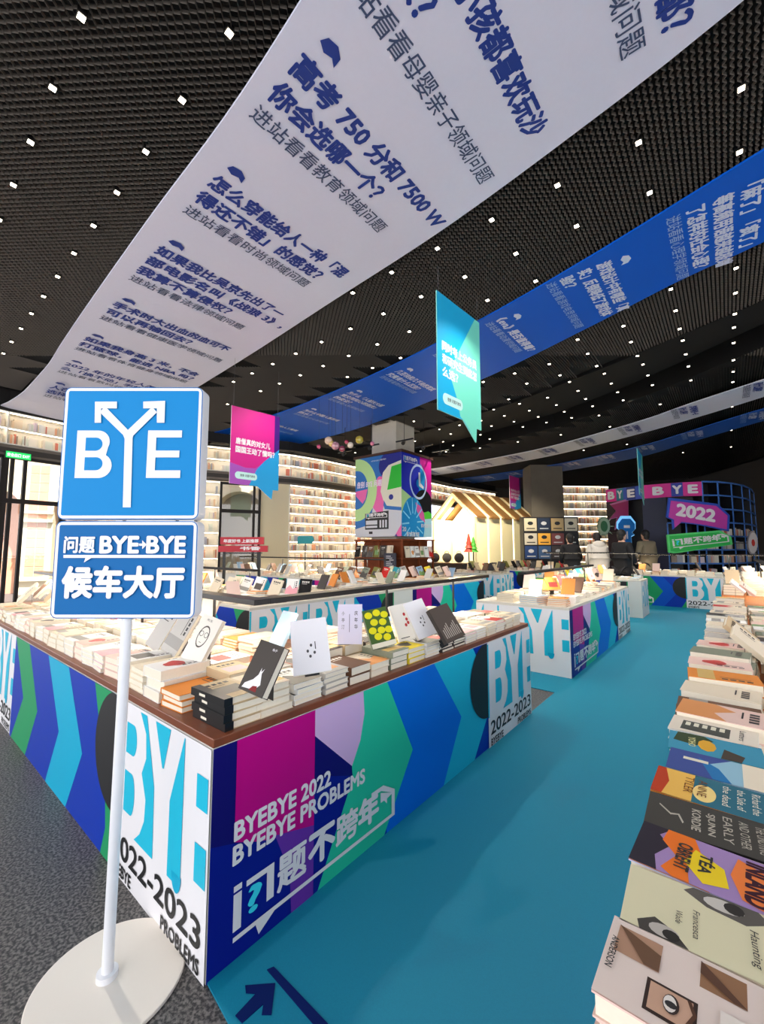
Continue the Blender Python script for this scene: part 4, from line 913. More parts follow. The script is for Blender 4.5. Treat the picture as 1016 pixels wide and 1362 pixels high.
# ------------------------------------------------------------------ books
PAGE = M((236,226,206), 0.8, noise=0.05, nscale=120)
COVERS = {'cream': (228,214,190), 'white': (238,236,232), 'pale pink': (232,200,188), 'sand': (205,182,146), 'dark grey': (66,60,58), 'grey green': (130,136,118), 'orange': (226,140,60),
          'light blue': (150,180,205), 'brown': (110,78,58), 'yellow': (238,214,60), 'red': (196,36,34), 'teal': (40,140,150), 'pale grey': (190,186,180), 'black': (24,22,24), 'olive': (120,118,60), 'lilac': (205,200,232)}
ACC = {'bare': None, 'grey band': (150,146,140), 'orange patch': (226,150,84), 'red patch': (196,40,36), 'dark panel': (70,66,62), 'green patch': (110,150,90), 'pink patch': (230,160,170), 'blue patch': (90,130,180), 'gold band': (214,178,104)}
BM = {}
def book_mesh(w, h, t, cov, acc, style, hard=True):
    key = (round(w,3), round(h,3), round(t,3), cov, acc, style, hard)
    if key in BM: return BM[key]
    cm = M(COVERS[cov], 0.42); e = 0.003 if hard else 0.0; ct = 0.0022 if hard else 0.0008
    m = MB(); m.box((-w/2, -h/2, 0), (w/2, h/2, ct), cm); m.box((-w/2, -h/2, t - ct), (w/2, h/2, t), cm); m.box((-w/2, -h/2, ct), (-w/2 + ct, h/2, t - ct), cm)
    z = t + 0.0003; ink = M((40,36,36), 0.5) if sum(COVERS[cov]) > 330 else M((225,220,210), 0.5)
    def R(a, b, c, d, mt, dz=0): m.poly([(a*w, b*h, z + dz), (c*w, b*h, z + dz), (c*w, d*h, z + dz), (a*w, d*h, z + dz)], mt)
    if ACC[acc]:
        am = M(ACC[acc], 0.45)
        if 'band' in acc: R(-0.5, -0.36, 0.5, -0.12, am)
        elif style % 3 == 0: R(-0.34, -0.3, 0.34, 0.1, am)
        elif style % 3 == 1: m.poly([(w*(0.30*math.cos(a_) * (1 + 0.25*math.sin(3*a_))), h*(-0.08 + 0.2*math.sin(a_)), z) for a_ in [2*math.pi*i/14 for i in range(14)]], am)
        else: m.poly([(-0.5*w, -0.5*h, z), (0.5*w, -0.5*h, z), (0.5*w, 0.05*h, z), (0.1*w, -0.1*h, z), (-0.2*w, 0.12*h, z), (-0.5*w, -0.12*h, z)], am)
    if style % 2 == 0:
        for k in range(4): R(-0.3 + 0.16*k, 0.26, -0.19 + 0.16*k, 0.36, ink, 0.0002)
        R(-0.3, 0.18, 0.12, 0.2, ink, 0.0002)
    else:
        for k in range(4): R(0.28, 0.3 - 0.11*k, 0.38, 0.38 - 0.11*k, ink, 0.0002)
        R(0.16, -0.05, 0.19, 0.36, ink, 0.0002)
    pg = MB(); pg.box((-w/2 + ct, -h/2 + e, ct), (w/2 - e, h/2 - e, t - ct), PAGE)
    BM[key] = (m.mesh('book'), pg.mesh('pages')); return BM[key]
NB = 0
def book(T, w, h, t, cov, acc, style, label, group, hard=True):
    global NB
    cm, pm = book_mesh(w, h, t, cov, acc, style, hard); o = bpy.data.objects.new('book', cm); COL.objects.link(o); o.matrix_world = T; tag(o, label, 'book', group)
    p = bpy.data.objects.new('pages', pm); COL.objects.link(p); p.parent = o; NB += 1; return o
ORD = ['lowest', 'second up', 'third up', 'fourth up', 'fifth up', 'sixth up']
NUM = ['first', 'second', 'third', 'fourth', 'fifth', 'sixth', 'seventh', 'eighth', 'ninth', 'tenth', 'eleventh', 'twelfth', 'thirteenth', 'fourteenth', 'fifteenth', 'sixteenth', 'seventeenth', 'eighteenth', 'nineteenth', 'twentieth', 'twenty-first', 'twenty-second', 'twenty-third', 'twenty-fourth', 'twenty-fifth', 'twenty-sixth', 'twenty-seventh', 'twenty-eighth', 'twenty-ninth', 'thirtieth', 'thirty-first', 'thirty-second']
def stack(x, y, z, rz, n, w, h, t, cov, acc, style, where, group, jit=0.006, hard=True, rnd=random, bulk_to=None):
    for k in range(n):
        if bulk_to is not None:
            T = Matrix.Translation((x + rnd.uniform(-jit, jit), y + rnd.uniform(-jit, jit), z)) @ Matrix.Rotation(rz + rnd.uniform(-0.035, 0.035), 4, 'Z')
            for me_ in book_mesh(w, h, t, cov, acc, style, hard):
                bulk_to.raw([tuple(T @ v.co) for v in me_.vertices], [tuple(p_.vertices) for p_ in me_.polygons], me_.materials[0])
                for q_, p_ in enumerate(me_.polygons): bulk_to.mi[len(bulk_to.mi) - len(me_.polygons) + q_] = bulk_to.mat(me_.materials[p_.material_index])
            z += t + 0.0006; continue
        T = Matrix.Translation((x + rnd.uniform(-jit, jit), y + rnd.uniform(-jit, jit), z)) @ Matrix.Rotation(rz + rnd.uniform(-0.035, 0.035), 4, 'Z')
        pos = 'top' if k == n - 1 else ORD[k]
        book(T, w, h, t, cov, acc, style, '%s book%s, %s of the %s' % (cov, '' if acc == 'bare' else ' with ' + acc, pos, where), group, hard)
        z += t + 0.0006
    return z
rb = random.Random(11)
pal = ['cream', 'white', 'pale pink', 'sand', 'white', 'cream', 'grey green', 'pale grey', 'white', 'sand', 'cream', 'dark grey', 'pale pink']
accs = ['bare', 'grey band', 'orange patch', 'dark panel', 'green patch', 'pink patch', 'gold band', 'grey band', 'red patch', 'bare']
TZ = 0.7305
# near table, right arm, front row (pages face the aisle)
y = 0.785 + 0.075; i = 0
spec = [('sand','dark panel',4,0.026),('cream','gold band',4,0.026),('white','dark panel',4,0.02),('pale grey','orange patch',4,0.021),('brown','bare',2,0.038),('cream','orange patch',2,0.03),('grey green','gold band',3,0.03),('yellow','dark panel',3,0.026)]
while y < 3.5:
    w = rb.uniform(0.138, 0.155); h = rb.uniform(0.20, 0.22)
    if i == 0: w = 0.15; h = 0.215
    cov, acc, n, t = spec[i] if i < len(spec) else (rb.choice(pal), rb.choice(accs), 4, rb.uniform(0.016, 0.022))
    stack(X1 - 0.03 - h/2 - (0.0 if i == 0 else 0), y + (0.03 if i == 0 else 0), TZ, math.pi/2, n, w, h, t, cov, acc, i, '%s stack right of the corner' % NUM[i], 'books along the aisle edge of the near table', rnd=rb); y += w + 0.014; i += 1
for o in list(bpy.data.objects):
    if o.get('group') == 'books along the aisle edge of the near table' and 'of the first stack' in o['label']:
        sp = MB(); sp.box((-0.078, -0.1105, -0.0002), (-0.045, 0.1105, 0.0269), BLACKM); q_ = sp.build('spine', o, label='black spine with pale lettering'); zz = Face((-0.078, 0, 0), (0,1,0), (-1,0,0)) ; zz = Face((-0.078, 0.05, 0), (0,-1,0), (-1,0,0)); zz.rect(0.0, 0.009, 0.04, 0.018, PAGE); zz.build('spine_print', q_)
# second row behind it
y = 1.05; i = 0
while y < 3.45:
    w = rb.uniform(0.138, 0.16); h = rb.uniform(0.19, 0.21); t = rb.uniform(0.026, 0.036)
    stack(X1 - 0.27 - h/2 - rb.uniform(0, 0.01), y, TZ, math.pi/2 + rb.uniform(-0.05, 0.05), 2, w, h, t * 1.5, rb.choice(pal), rb.choice(accs), i, '%s second-row stack from the near corner' % NUM[i], 'second row of books by the aisle', rnd=rb); y += w + 0.02; i += 1
# left arm, front row (bottoms face the left aisle)
x = X1 - 0.30 - 0.075; i = 0; bk1 = MB(); bk2 = MB(); bk3 = MB()
spec = [('orange','bare',3,0.022),('white','red patch',3,0.042),('cream','bare',4,0.024),('white','dark panel',3,0.036),('pale pink','bare',3,0.03),('white','pink patch',4,0.02),('white','bare',4,0.02)]
while x > -5.6:
    w = rb.uniform(0.14, 0.16); h = rb.uniform(0.205, 0.23)
    cov, acc, n, t = spec[i] if i < len(spec) else (rb.choice(pal[:6]), rb.choice(accs), 3, rb.uniform(0.026, 0.034))
    stack(x, Y1 + 0.03 + h/2, TZ, rb.uniform(-0.05, 0.05), n, w, h, t, cov, acc, i, '%s stack left of the corner' % NUM[i], 'books along the left edge of the near table', rnd=rb, bulk_to=(bk1 if i > 9 else None)); x -= w + 0.014; i += 1
x = X1 - 0.62; i = 0
while x > -5.3:
    w = rb.uniform(0.15, 0.17); h = rb.uniform(0.20, 0.215); t = rb.uniform(0.04, 0.055)
    stack(x, Y1 + 0.29 + h/2, TZ, rb.uniform(-0.06, 0.06), 2, w, h, t, rb.choice(pal[:6]), rb.choice(accs), i, '%s inner stack left of the corner' % NUM[i], 'second row of books on the left arm', rnd=rb, bulk_to=(bk2 if i > 9 else None)); x -= w + 0.02; i += 1
tag(bk1.build('book_stacks'), 'far stacks of pale books along the left edge of the near table', 'books', kind='stuff'); tag(bk2.build('book_stacks'), 'far inner stacks of pale books on the near table, left arm', 'books', kind='stuff')
# long right-hand table
RTC = [('pale pink','dark panel'),('cream','dark panel'),('lilac','orange patch'),('black','bare'),('orange','gold band'),('light blue','blue patch'),('teal','gold band'),('white','dark panel'),('pale pink','orange patch'),('brown','grey band'),('cream','bare'),('orange','gold band'),('sand','bare'),('pale pink','red patch'),('grey green','bare'),('cream','grey band'),('pale pink','red patch')]
y = 0.625; i = 0
while y < 7.2 and i < 30:
    w = 0.126; h = 0.222; t = 0.028 if i < 12 else 0.03; n = 4 if i < 8 else 3
    cov, acc = RTC[i] if i < len(RTC) else (rb.choice(['cream','white','sand','cream','pale pink','pale grey']), rb.choice(accs))
    dy = 0.130
    if i >= 8: w = 0.15; dy = 0.16
    if i < 8:
        h = 0.192
        stack(-0.155 + h/2 + rb.uniform(0, 0.012), y, TZ, -math.pi/2 + rb.uniform(-0.04, 0.04), n, w, h, t, cov, acc, i, '%s stack along the right table' % NUM[i], 'imported books along the right table edge', rnd=rb, jit=0.004)
    else:
        n = 3; t = 0.03 + 0.006 * (i % 3)
        stack(-0.165 + h/2 + rb.uniform(-0.01, 0.02) + (0.02 if i > 14 else 0), y, TZ, -math.pi/2 + rb.uniform(-0.07, 0.07), n, w, h, t, cov, acc, i, '%s stack along the right table' % NUM[i], 'imported books along the right table edge', rnd=rb, jit=0.008, bulk_to=(bk3 if i > 19 else None))
    y += dy + (0.02 if i > 20 else 0) + (0.09 if i > 24 else 0); i += 1
tag(bk3.build('book_stacks'), 'far stacks of pale books along the right table edge', 'books', kind='stuff')
y = 1.55; i = 0; bk4 = MB()
while y < 5.5:
    w = 0.155; h = 0.215; t = rb.uniform(0.035, 0.045)
    stack(0.10 + h/2 + rb.uniform(0, 0.02), y, TZ, -math.pi/2 + rb.uniform(-0.06, 0.06), 2, w, h, t, rb.choice(['pale pink','orange','grey green','cream','white','sand']), rb.choice(accs), i, '%s inner stack along the right table' % NUM[i], 'second row of books on the right table', rnd=rb, bulk_to=bk4 if i > 12 else None); y += w + 0.02; i += 1

tag(bk4.build('book_stacks'), 'far inner stacks of books on the right table', 'books', kind='stuff')
# covers with readable writing: near right table and leaning display books
def cover_print(o, w, h, t, fn):
    F = Face((-w/2, -h/2, t), (1,0,0), (0,0,1), up=(0,1,0), step=0.0002, base=0.0009); fn(F, w, h); F.build('cover_print', o)
near = {}
for o in bpy.data.objects:
    if o.get('group') == 'imported books along the right table edge' and ' top of the ' in o['label'].replace(',', ' ').replace('  ', ' '):
        near[round(o.matrix_world.translation.y, 2)] = o
near = [near[k] for k in sorted(near)]
def cv_hier(F, w, h):
    F.rect(0, 0, w, h, M((232,215,205), 0.4)); 
    for a, b, c, d, col in ((0.05,0.5,0.35,0.72,(150,110,80)),(0.55,0.25,0.9,0.5,(60,45,40)),(0.1,0.05,0.45,0.3,(180,140,115)),(0.5,0.6,0.92,0.85,(205,165,145))): F.rect(a*w, b*h, c*w, d*h, M(col, 0.4))
    F.rect(0.58*w, 0.27*h, 0.87*w, 0.48*h, M((205,165,140), 0.4)); F.poly([(0.58*w,0.45*h),(0.7*w,0.48*h),(0.87*w,0.44*h),(0.87*w,0.46*h),(0.7*w,0.5*h),(0.58*w,0.47*h)], M((90,60,45), 0.4)); F.poly([(0.05*w,0.5*h),(0.2*w,0.5*h),(0.35*w,0.66*h),(0.35*w,0.72*h)], M((95,65,50), 0.4)); F.poly([(0.1*w,0.05*h),(0.45*w,0.22*h),(0.45*w,0.3*h),(0.25*w,0.3*h)], M((110,80,60), 0.4)); F.poly([(0.5*w,0.6*h),(0.7*w,0.6*h),(0.62*w,0.85*h),(0.5*w,0.85*h)], M((235,225,215), 0.4)); F.disc(0.72*w, 0.38*h, 0.1*w, 0.04*h, M((60,45,40), 0.4), n=14); F.disc(0.72*w, 0.375*h, 0.085*w, 0.032*h, M((235,228,220), 0.4), n=14); F.disc(0.73*w, 0.38*h, 0.035*w, 0.03*h, INK, n=12)
    F.text('HIERARCHIES', 0.08*w, 0.80*h, 0.84*w, 0.075*h, INK, 0.02, 3); F.text('ANDERSON', 0.3*w, 0.03*h, 0.4*w, 0.04*h, INK, 0.01, 3)
def cv_square(F, w, h):
    F.rect(0, 0, w, h, M((224,218,182), 0.4)); F.poly([(0,0.42*h),(0.1*w,0.36*h),(0.25*w,0.5*h),(0.3*w,0.72*h),(0.14*w,0.86*h),(0,0.8*h)], M((95,90,85), 0.4)); F.poly([(w,0.12*h),(0.88*w,0.1*h),(0.74*w,0.2*h),(0.84*w,0.32*h),(w,0.4*h)], M((70,66,62), 0.4))
    F.disc(0.13*w, 0.6*h, 0.1*w, 0.12*h, M((205,200,192), 0.4), n=14); F.disc(0.12*w, 0.66*h, 0.09*w, 0.06*h, M((50,46,44), 0.4), n=12); F.disc(0.9*w, 0.26*h, 0.09*w, 0.09*h, M((190,184,176), 0.4), n=14); F.disc(0.92*w, 0.3*h, 0.07*w, 0.05*h, M((45,42,40), 0.4), n=12)
    F.text('Square', 0.3*w, 0.84*h, 0.42*w, 0.06*h, INK, 0, 3, shear=0.2); F.text('Haunting', 0.34*w, 0.72*h, 0.5*w, 0.06*h, INK, 0, 3, shear=0.2)
    F.text('Francesca', 0.4*w, 0.42*h, 0.42*w, 0.04*h, INK, 0, 3, shear=0.2); F.text('Wade', 0.5*w, 0.32*h, 0.2*w, 0.04*h, INK, 0, 3, shear=0.2)
def cv_inland(F, w, h):
    F.rect(0, 0, w, h, M((165,135,190), 0.4)); F.poly([(0,0),(w,0),(w,0.2*h),(0.7*w,0.16*h),(0.4*w,0.24*h),(0.2*w,0.15*h),(0,0.22*h)], M((40,34,50), 0.4))
    F.poly([(0,0.2*h),(0.3*w,0.18*h),(0.55*w,0.3*h),(0.9*w,0.22*h),(w,0.3*h),(w,0.42*h),(0.6*w,0.38*h),(0.3*w,0.46*h),(0,0.4*h)], M((240,120,30), 0.4))
    F.poly([(0.25*w,0.42*h),(0.6*w,0.36*h),(0.9*w,0.5*h),(0.8*w,0.66*h),(0.45*w,0.62*h)], M((245,215,30), 0.4)); F.poly([(0.1*w,0.7*h),(0.5*w,0.66*h),(0.9*w,0.74*h),(w,0.98*h),(0.3*w,0.97*h)], M((242,130,60), 0.4))
    F.text('INLAND', 0.08*w, 0.76*h, 0.84*w, 0.14*h, M((60,20,40), 0.4), 0.05, 3); F.text('TÉA', 0.3*w, 0.46*h, 0.4*w, 0.1*h, INK, 0.03, 3); F.text('OBREHT', 0.22*w, 0.30*h, 0.6*w, 0.1*h, INK, 0.03, 3)
def cv_cosmic(F, w, h):
    F.rect(0, 0, w, h, M((66,64,60), 0.4)); GY = M((190,185,170), 0.4)
    F.poly([(0.3*w,0.1*h),(0.34*w,0.1*h),(0.55*w,0.2*h),(0.5*w,0.26*h),(0.7*w,0.3*h),(0.66*w,0.31*h),(0.46*w,0.27*h),(0.5*w,0.2*h)], GY)
    for k, tt in enumerate(('THE UNDYING', 'AND OTHER', 'EARLY')): F.text(tt, 0.15*w, (0.85 - 0.12*k)*h, 0.7*w, 0.07*h, GY, 0.0, 2)
    F.text('SJUNN', 0.2*w, 0.48*h, 0.6*w, 0.07*h, GY, 0.02, 2); F.text('KORDIE', 0.2*w, 0.37*h, 0.6*w, 0.07*h, GY, 0.02, 2)
def cv_sun(F, w, h):
    F.rect(0, 0, w, h, M((40,110,130), 0.4)); F.rect(0, 0, w, 0.36*h, M((240,190,90), 0.4)); F.poly([(0,0),(w,0),(w,0.1*h),(0.5*w,0.14*h),(0,0.08*h)], M((190,60,20), 0.4)); F.disc(0.6*w, 0.46*h, 0.3*w, 0.1*h, M((250,220,140), 0.4))
    CRM = M((240,235,215), 0.4)
    for k, tt in enumerate(('Richard the', 'the Side of', 'the dead')): F.text(tt, 0.12*w, (0.85 - 0.12*k)*h, 0.7*w, 0.07*h, CRM, 0, 2)
    F.text('ANNE', 0.15*w, 0.4*h, 0.6*w, 0.08*h, M((120,70,30), 0.4), 0.0, 3); F.text('TYLER', 0.15*w, 0.28*h, 0.6*w, 0.08*h, M((120,70,30), 0.4), 0, 3)
def cv_wave(F, w, h):
    F.rect(0, 0, w, h, M((150,195,215), 0.4)); F.poly([(0,0),(w,0),(w,0.5*h),(0.4*w,0.4*h),(0,0.62*h)], M((60,80,150), 0.4)); F.poly([(0.2*w,0.3*h),(w,0.45*h),(w,0.62*h),(0.5*w,0.5*h)], M((30,120,180), 0.4)); F.rect(0.3*w, 0.15*h, 0.42*w, 0.4*h, CR); F.rect(0, 0.72*h, w, h, M((240,228,205), 0.4))
def cv_kyoto(F, w, h):
    F.rect(0, 0, w, h, M((60,150,180), 0.4)); F.poly([(0,0.1*h),(0.5*w,0.05*h),(0.6*w,0.3*h),(0.2*w,0.5*h),(0,0.4*h)], M((50,70,40), 0.4)); F.disc(0.5*w, 0.42*h, 0.3*w, 0.1*h, M((225,170,50), 0.4), n=9); F.poly([(0.5*w,0.6*h),(w,0.55*h),(w,0.75*h),(0.7*w,0.8*h)], M((70,60,50), 0.4)); F.text('YOHO', 0.2*w, 0.22*h, 0.5*w, 0.08*h, M((220,220,160), 0.4), 0.02)
def cv_wall(F, w, h):
    F.rect(0, 0, w, h, M((232,222,205), 0.4)); F.rect(0.25*w, 0.14*h, 0.85*w, 0.7*h, M((75,78,72), 0.4))
    for k in range(5): F.rect(0.32*w, (0.18 + 0.1*k)*h, 0.55*w, (0.24 + 0.1*k)*h, CR)
    F.text('Letters', 0.2*w, 0.8*h, 0.6*w, 0.07*h, INK, 0)
labs = ['book with photo patchwork cover reading HIERARCHIES, bottom right, topmost', 'cream book with handwritten Square Haunting title, topmost', 'orange, yellow and purple book reading INLAND, topmost', 'charcoal book with pale lightning figure, topmost by INLAND', 'book with sunset orange and teal cover, on its stack top', 'blue wave painted cover, top of its stack on the right table', 'turquoise book with gold round motif, topmost on right table', 'cream book with dark framed grid picture, topmost on right table']
for o, fn, lb in zip(near, (cv_hier, cv_square, cv_inland, cv_cosmic, cv_sun, cv_wave, cv_kyoto, cv_wall), labs):
    zt = max(v.co.z for v in o.data.vertices); cover_print(o, 0.126, 0.192, zt, fn); o['label'] = lb

DISP = 0
def lean(px, py, z, w, h, t, yaw, tilt, cov, acc, style, label, fn=None, roll=0.0, group='books propped up for display'):
    """a book standing on its lower edge and leaning back; the front faces the viewer along yaw"""
    p = at(px, py, z)
    T = Matrix.Translation(p) @ Matrix.Rotation(YAW + yaw, 4, 'Z') @ Matrix.Rotation(math.radians(90) - tilt, 4, 'X') @ Matrix.Rotation(roll, 4, 'Z') @ Matrix.Translation((0, h/2, -t))
    o = book(T, w, h, t, cov, acc, style, label, group)
    if fn: cover_print(o, w, h, t, fn)
    # folded card easel behind
    e = MB(); K = M((30,28,28), 0.5); e.box((-w*0.2, -h/2 + 0.002, -0.004), (w*0.2, h*0.1, -0.001), K)
    dz = -(h*0.75) * math.tan(tilt) * 0.9 - 0.01
    e.raw([(-w*0.2, h*0.1, -0.002), (w*0.2, h*0.1, -0.002), (w*0.2, -h/2 + 0.002, dz), (-w*0.2, -h/2 + 0.002, dz)], [(0,1,2,3)], K); e.build('easel', o)
    if not (-1.0 < 0): pass
    return o
def cv_rabbit(F, w, h):
    F.rect(0, 0, w, h, M((74,68,64), 0.4)); F.poly([(0.1*w,0.05*h),(0.6*w,0.08*h),(0.75*w,0.2*h),(0.62*w,0.4*h),(0.66*w,0.5*h),(0.58*w,0.42*h),(0.54*w,0.5*h),(0.52*w,0.36*h),(0.4*w,0.25*h),(0.15*w,0.14*h)], WHITE)
    F.poly([(0.4*w,0.05*h),(0.7*w,0.05*h),(0.66*w,0.16*h),(0.5*w,0.14*h)], M((130,40,40), 0.4)); F.text('兔子', 0.62*w, 0.86*h, 0.2*w, 0.05*h, WHITE, 0.01)
def cv_white(F, w, h):
    F.rect(0, 0, w, h, M((238,236,240), 0.4)); G_ = M((80,78,80), 0.4)
    for a, b in ((0.42,0.4),(0.52,0.5),(0.6,0.36),(0.48,0.3)): F.disc(a*w, b*h, 0.035*w, 0.03*h, G_, n=8)
    F.rect(0.62*w, 0.42*h, 0.645*w, 0.56*h, G_)
def cv_lilac(F, w, h):
    F.rect(0, 0, w, h, M((226,222,242), 0.4))
    for k, ch_ in enumerate('庆年华'): F.text(ch_, 0.68*w, (0.72 - 0.17*k)*h, 0.14*w, 0.11*h, INK, 0.01)
    for k, ch_ in enumerate('小亭汀'): F.text(ch_, 0.16*w, (0.72 - 0.17*k)*h, 0.12*w, 0.10*h, INK, 0.0)
    F.rect(0.47*w, 0.3*h, 0.49*w, 0.75*h, M((110,105,130), 0.4))
def cv_lemon(F, w, h):
    F.rect(0, 0, w, h, M((70,100,50), 0.4)); Yl = M((228,222,30), 0.4)
    for a, b in ((0.2,0.85),(0.55,0.88),(0.85,0.8),(0.35,0.65),(0.7,0.62),(0.2,0.45),(0.55,0.42),(0.85,0.4),(0.35,0.28),(0.7,0.22)): F.disc(a*w, b*h, 0.16*w, 0.09*h, Yl, n=12)
    F.rect(0, 0, w, 0.12*h, CR)
def cv_fig(F, w, h):
    F.rect(0, 0, w, h, M((240,234,224), 0.4))
    for a, b in ((0.55,0.7),(0.6,0.55),(0.5,0.4),(0.62,0.45)): F.disc(a*w, b*h, 0.06*w, 0.05*h, M((190,60,60), 0.4), n=8)
    F.rect(0.1*w, 0.06*h, 0.5*w, 0.08*h, INK)
def cv_face(F, w, h):
    F.rect(0, 0, w, h, M((238,232,222), 0.4)); F.disc(0.5*w, 0.55*h, 0.26*w, 0.24*h, M((90,85,80), 0.4), n=20, hole=0.86)
    F.disc(0.38*w, 0.6*h, 0.1*w, 0.06*h, INK, n=14, hole=0.8); F.disc(0.62*w, 0.6*h, 0.1*w, 0.06*h, INK, n=14, hole=0.8); F.rect(0.44*w, 0.42*h, 0.56*w, 0.43*h, INK); F.text('先生', 0.3*w, 0.88*h, 0.3*w, 0.05*h, INK, 0)
def cv_tree(F, w, h):
    F.rect(0, 0, w, h, M((80,70,64), 0.4))
    for k in range(9): F.rect((0.12 + 0.09*k)*w, 0.1*h, (0.16 + 0.09*k)*w, (0.35 + 0.05*(k % 4))*h, M((170,160,150), 0.4))
R_ = math.radians
lean(332, 922, 0.86, 0.118, 0.175, 0.032, R_(-28), R_(28), 'dark grey', 'bare', 0, 'dark grey book with white rabbit drawing leaning near the corner', cv_rabbit, roll=R_(-8))
lean(416, 895, 0.86, 0.15, 0.215, 0.02, R_(10), R_(24), 'white', 'bare', 1, 'white book with tiny grey figures leaning behind the front row', cv_white, roll=R_(6))
lean(465, 857, 0.84, 0.132, 0.21, 0.02, R_(2), R_(10), 'lilac', 'bare', 1, 'pale lilac book with vertical black characters standing upright', cv_lilac)
lean(512, 860, 0.83, 0.145, 0.21, 0.02, R_(24), R_(25), 'grey green', 'bare', 1, 'green book covered in yellow lemons, leaning', cv_lemon, roll=R_(8))
lean(546, 850, 0.83, 0.145, 0.21, 0.02, R_(24), R_(24), 'white', 'bare', 1, 'off-white book with small red figures beside the lemon book', cv_fig, roll=R_(8))
lean(570, 846, 0.84, 0.145, 0.225, 0.022, R_(28), R_(28), 'white', 'bare', 1, 'tall white book leaning steeply right of the red figure book', cv_white, roll=R_(12))
lean(607, 850, 0.84, 0.15, 0.21, 0.03, R_(28), R_(32), 'dark grey', 'bare', 1, 'dark brown book with pale birch trunks, rightmost leaning', cv_tree, roll=R_(14))
lean(252, 880, 0.85, 0.145, 0.21, 0.02, R_(-30), R_(26), 'white', 'bare', 1, 'white book with line drawn face in glasses beside the sign', cv_face, roll=R_(-10))
lean(222, 868, 0.84, 0.142, 0.22, 0.022, R_(-32), R_(26), 'pale grey', 'grey band', 1, 'silver grey book leaning between the pole and glasses book', None, roll=R_(-12))
lean(200, 862, 0.84, 0.142, 0.22, 0.022, R_(-34), R_(26), 'pale grey', 'bare', 0, 'silver patterned book leaning right behind the sign pole', None, roll=R_(-12))
lean(150, 822, 0.84, 0.15, 0.21, 0.022, R_(-40), R_(60), 'red', 'bare', 0, 'plain red book under the lower left corner of the sign', None)
for k, (px, py, cov, w_) in enumerate(((50, 792, 'pale grey', 0.16), (22, 800, 'cream', 0.15), (44, 792, 'brown', 0.15), (58, 800, 'sand', 0.16), (66, 806, 'cream', 0.15))):
    lean(px, py, 0.84, w_, 0.22, 0.03, R_(-42), R_(38), cov, 'bare', k, '%s book tilted on its side at the far left, %s from the frame edge' % (cov, ['first', 'second', 'third', 'fourth', 'fifth'][k]), None, roll=R_(-18))
# books propped on the second table, seen over the rail
for k, (px, cov, acc) in enumerate(((282, 'cream', 'bare'), (301, 'cream', 'grey band'), (322, 'white', 'grey band'), (340, 'white', 'dark panel'), (362, 'cream', 'bare'), (386, 'white', 'pink patch'), (404, 'black', 'bare'))):
    lean(px, 788 + (4 if k > 3 else 0), 0.78, 0.15, 0.21, 0.022, R_(-24 + 4*k), R_(22), cov, acc, k, '%s propped book%s, %s from left seen above the black rail' % (cov, '' if acc == 'bare' else ' with ' + acc, NUM[k]), None, roll=R_(-12 if k < 5 else -4))
for k, (px, cov, acc) in enumerate(((447, 'brown', 'bare'), (463, 'brown', 'orange patch'), (482, 'grey green', 'dark panel'), (496, 'olive', 'dark panel'), (509, 'red', 'bare'), (523, 'teal', 'green patch'), (541, 'pale grey', 'bare'), (553, 'pale pink', 'bare'), (563, 'light blue', 'green patch'), (574, 'yellow', 'green patch'), (588, 'cream', 'grey band'), (598, 'pale pink', 'bare'))):
    p = at(px, 768, 0.77); lean(px, 768 if k < 6 else 766, 0.80, 0.15, 0.22, 0.02, R_(-30 if k < 6 else 34), R_(28), cov, acc, k, '%s face-out book%s below the pillar, %s from the left' % (cov, '' if acc == 'bare' else ' with ' + acc, NUM[k]), None, roll=R_(-10 if k < 6 else 10))
# books on the pillar shelves
for k, (dx, cov, acc, t_) in enumerate(((-1.33, 'black', 'bare', 0.2), (-1.1, 'dark grey', 'dark panel', 0.2), (-0.9, 'brown', 'dark panel', 0.2), (-0.7, 'olive', 'green patch', 0.2), (-0.5, 'dark grey', 'dark panel', 0.2), (-0.3, 'cream', 'bare', 0.2))):
    T = Matrix.Translation((PC.x + dx, PC.y - 0.085, 1.137)) @ Matrix.Rotation(R_(80), 4, 'X') @ Matrix.Translation((0, 0.15, 0))
    book(T, 0.17, 0.29, 0.03, cov, acc, k, '%s book%s face out on the pillar shelf, %s from left' % (cov, '' if acc == 'bare' else ' with ' + acc, NUM[k]), 'face-out books on the pillar shelf')
for k in range(6):
    cov = ['cream', 'white', 'white', 'cream', 'white', 'pale pink'][k]; T = Matrix.Translation((PC.x + 0.085, PC.y + 0.12 + 0.2*k, 1.137)) @ Matrix.Rotation(R_(90), 4, 'Z') @ Matrix.Rotation(R_(80), 4, 'X') @ Matrix.Translation((0, 0.14, 0))
    book(T, 0.17, 0.27, 0.03, cov, ['bare', 'orange patch', 'grey band', 'green patch', 'bare', 'red patch'][k], k, '%s picture book on the pillar right shelf, %s from the corner' % (cov, NUM[k]), 'face-out books on the pillar shelf')
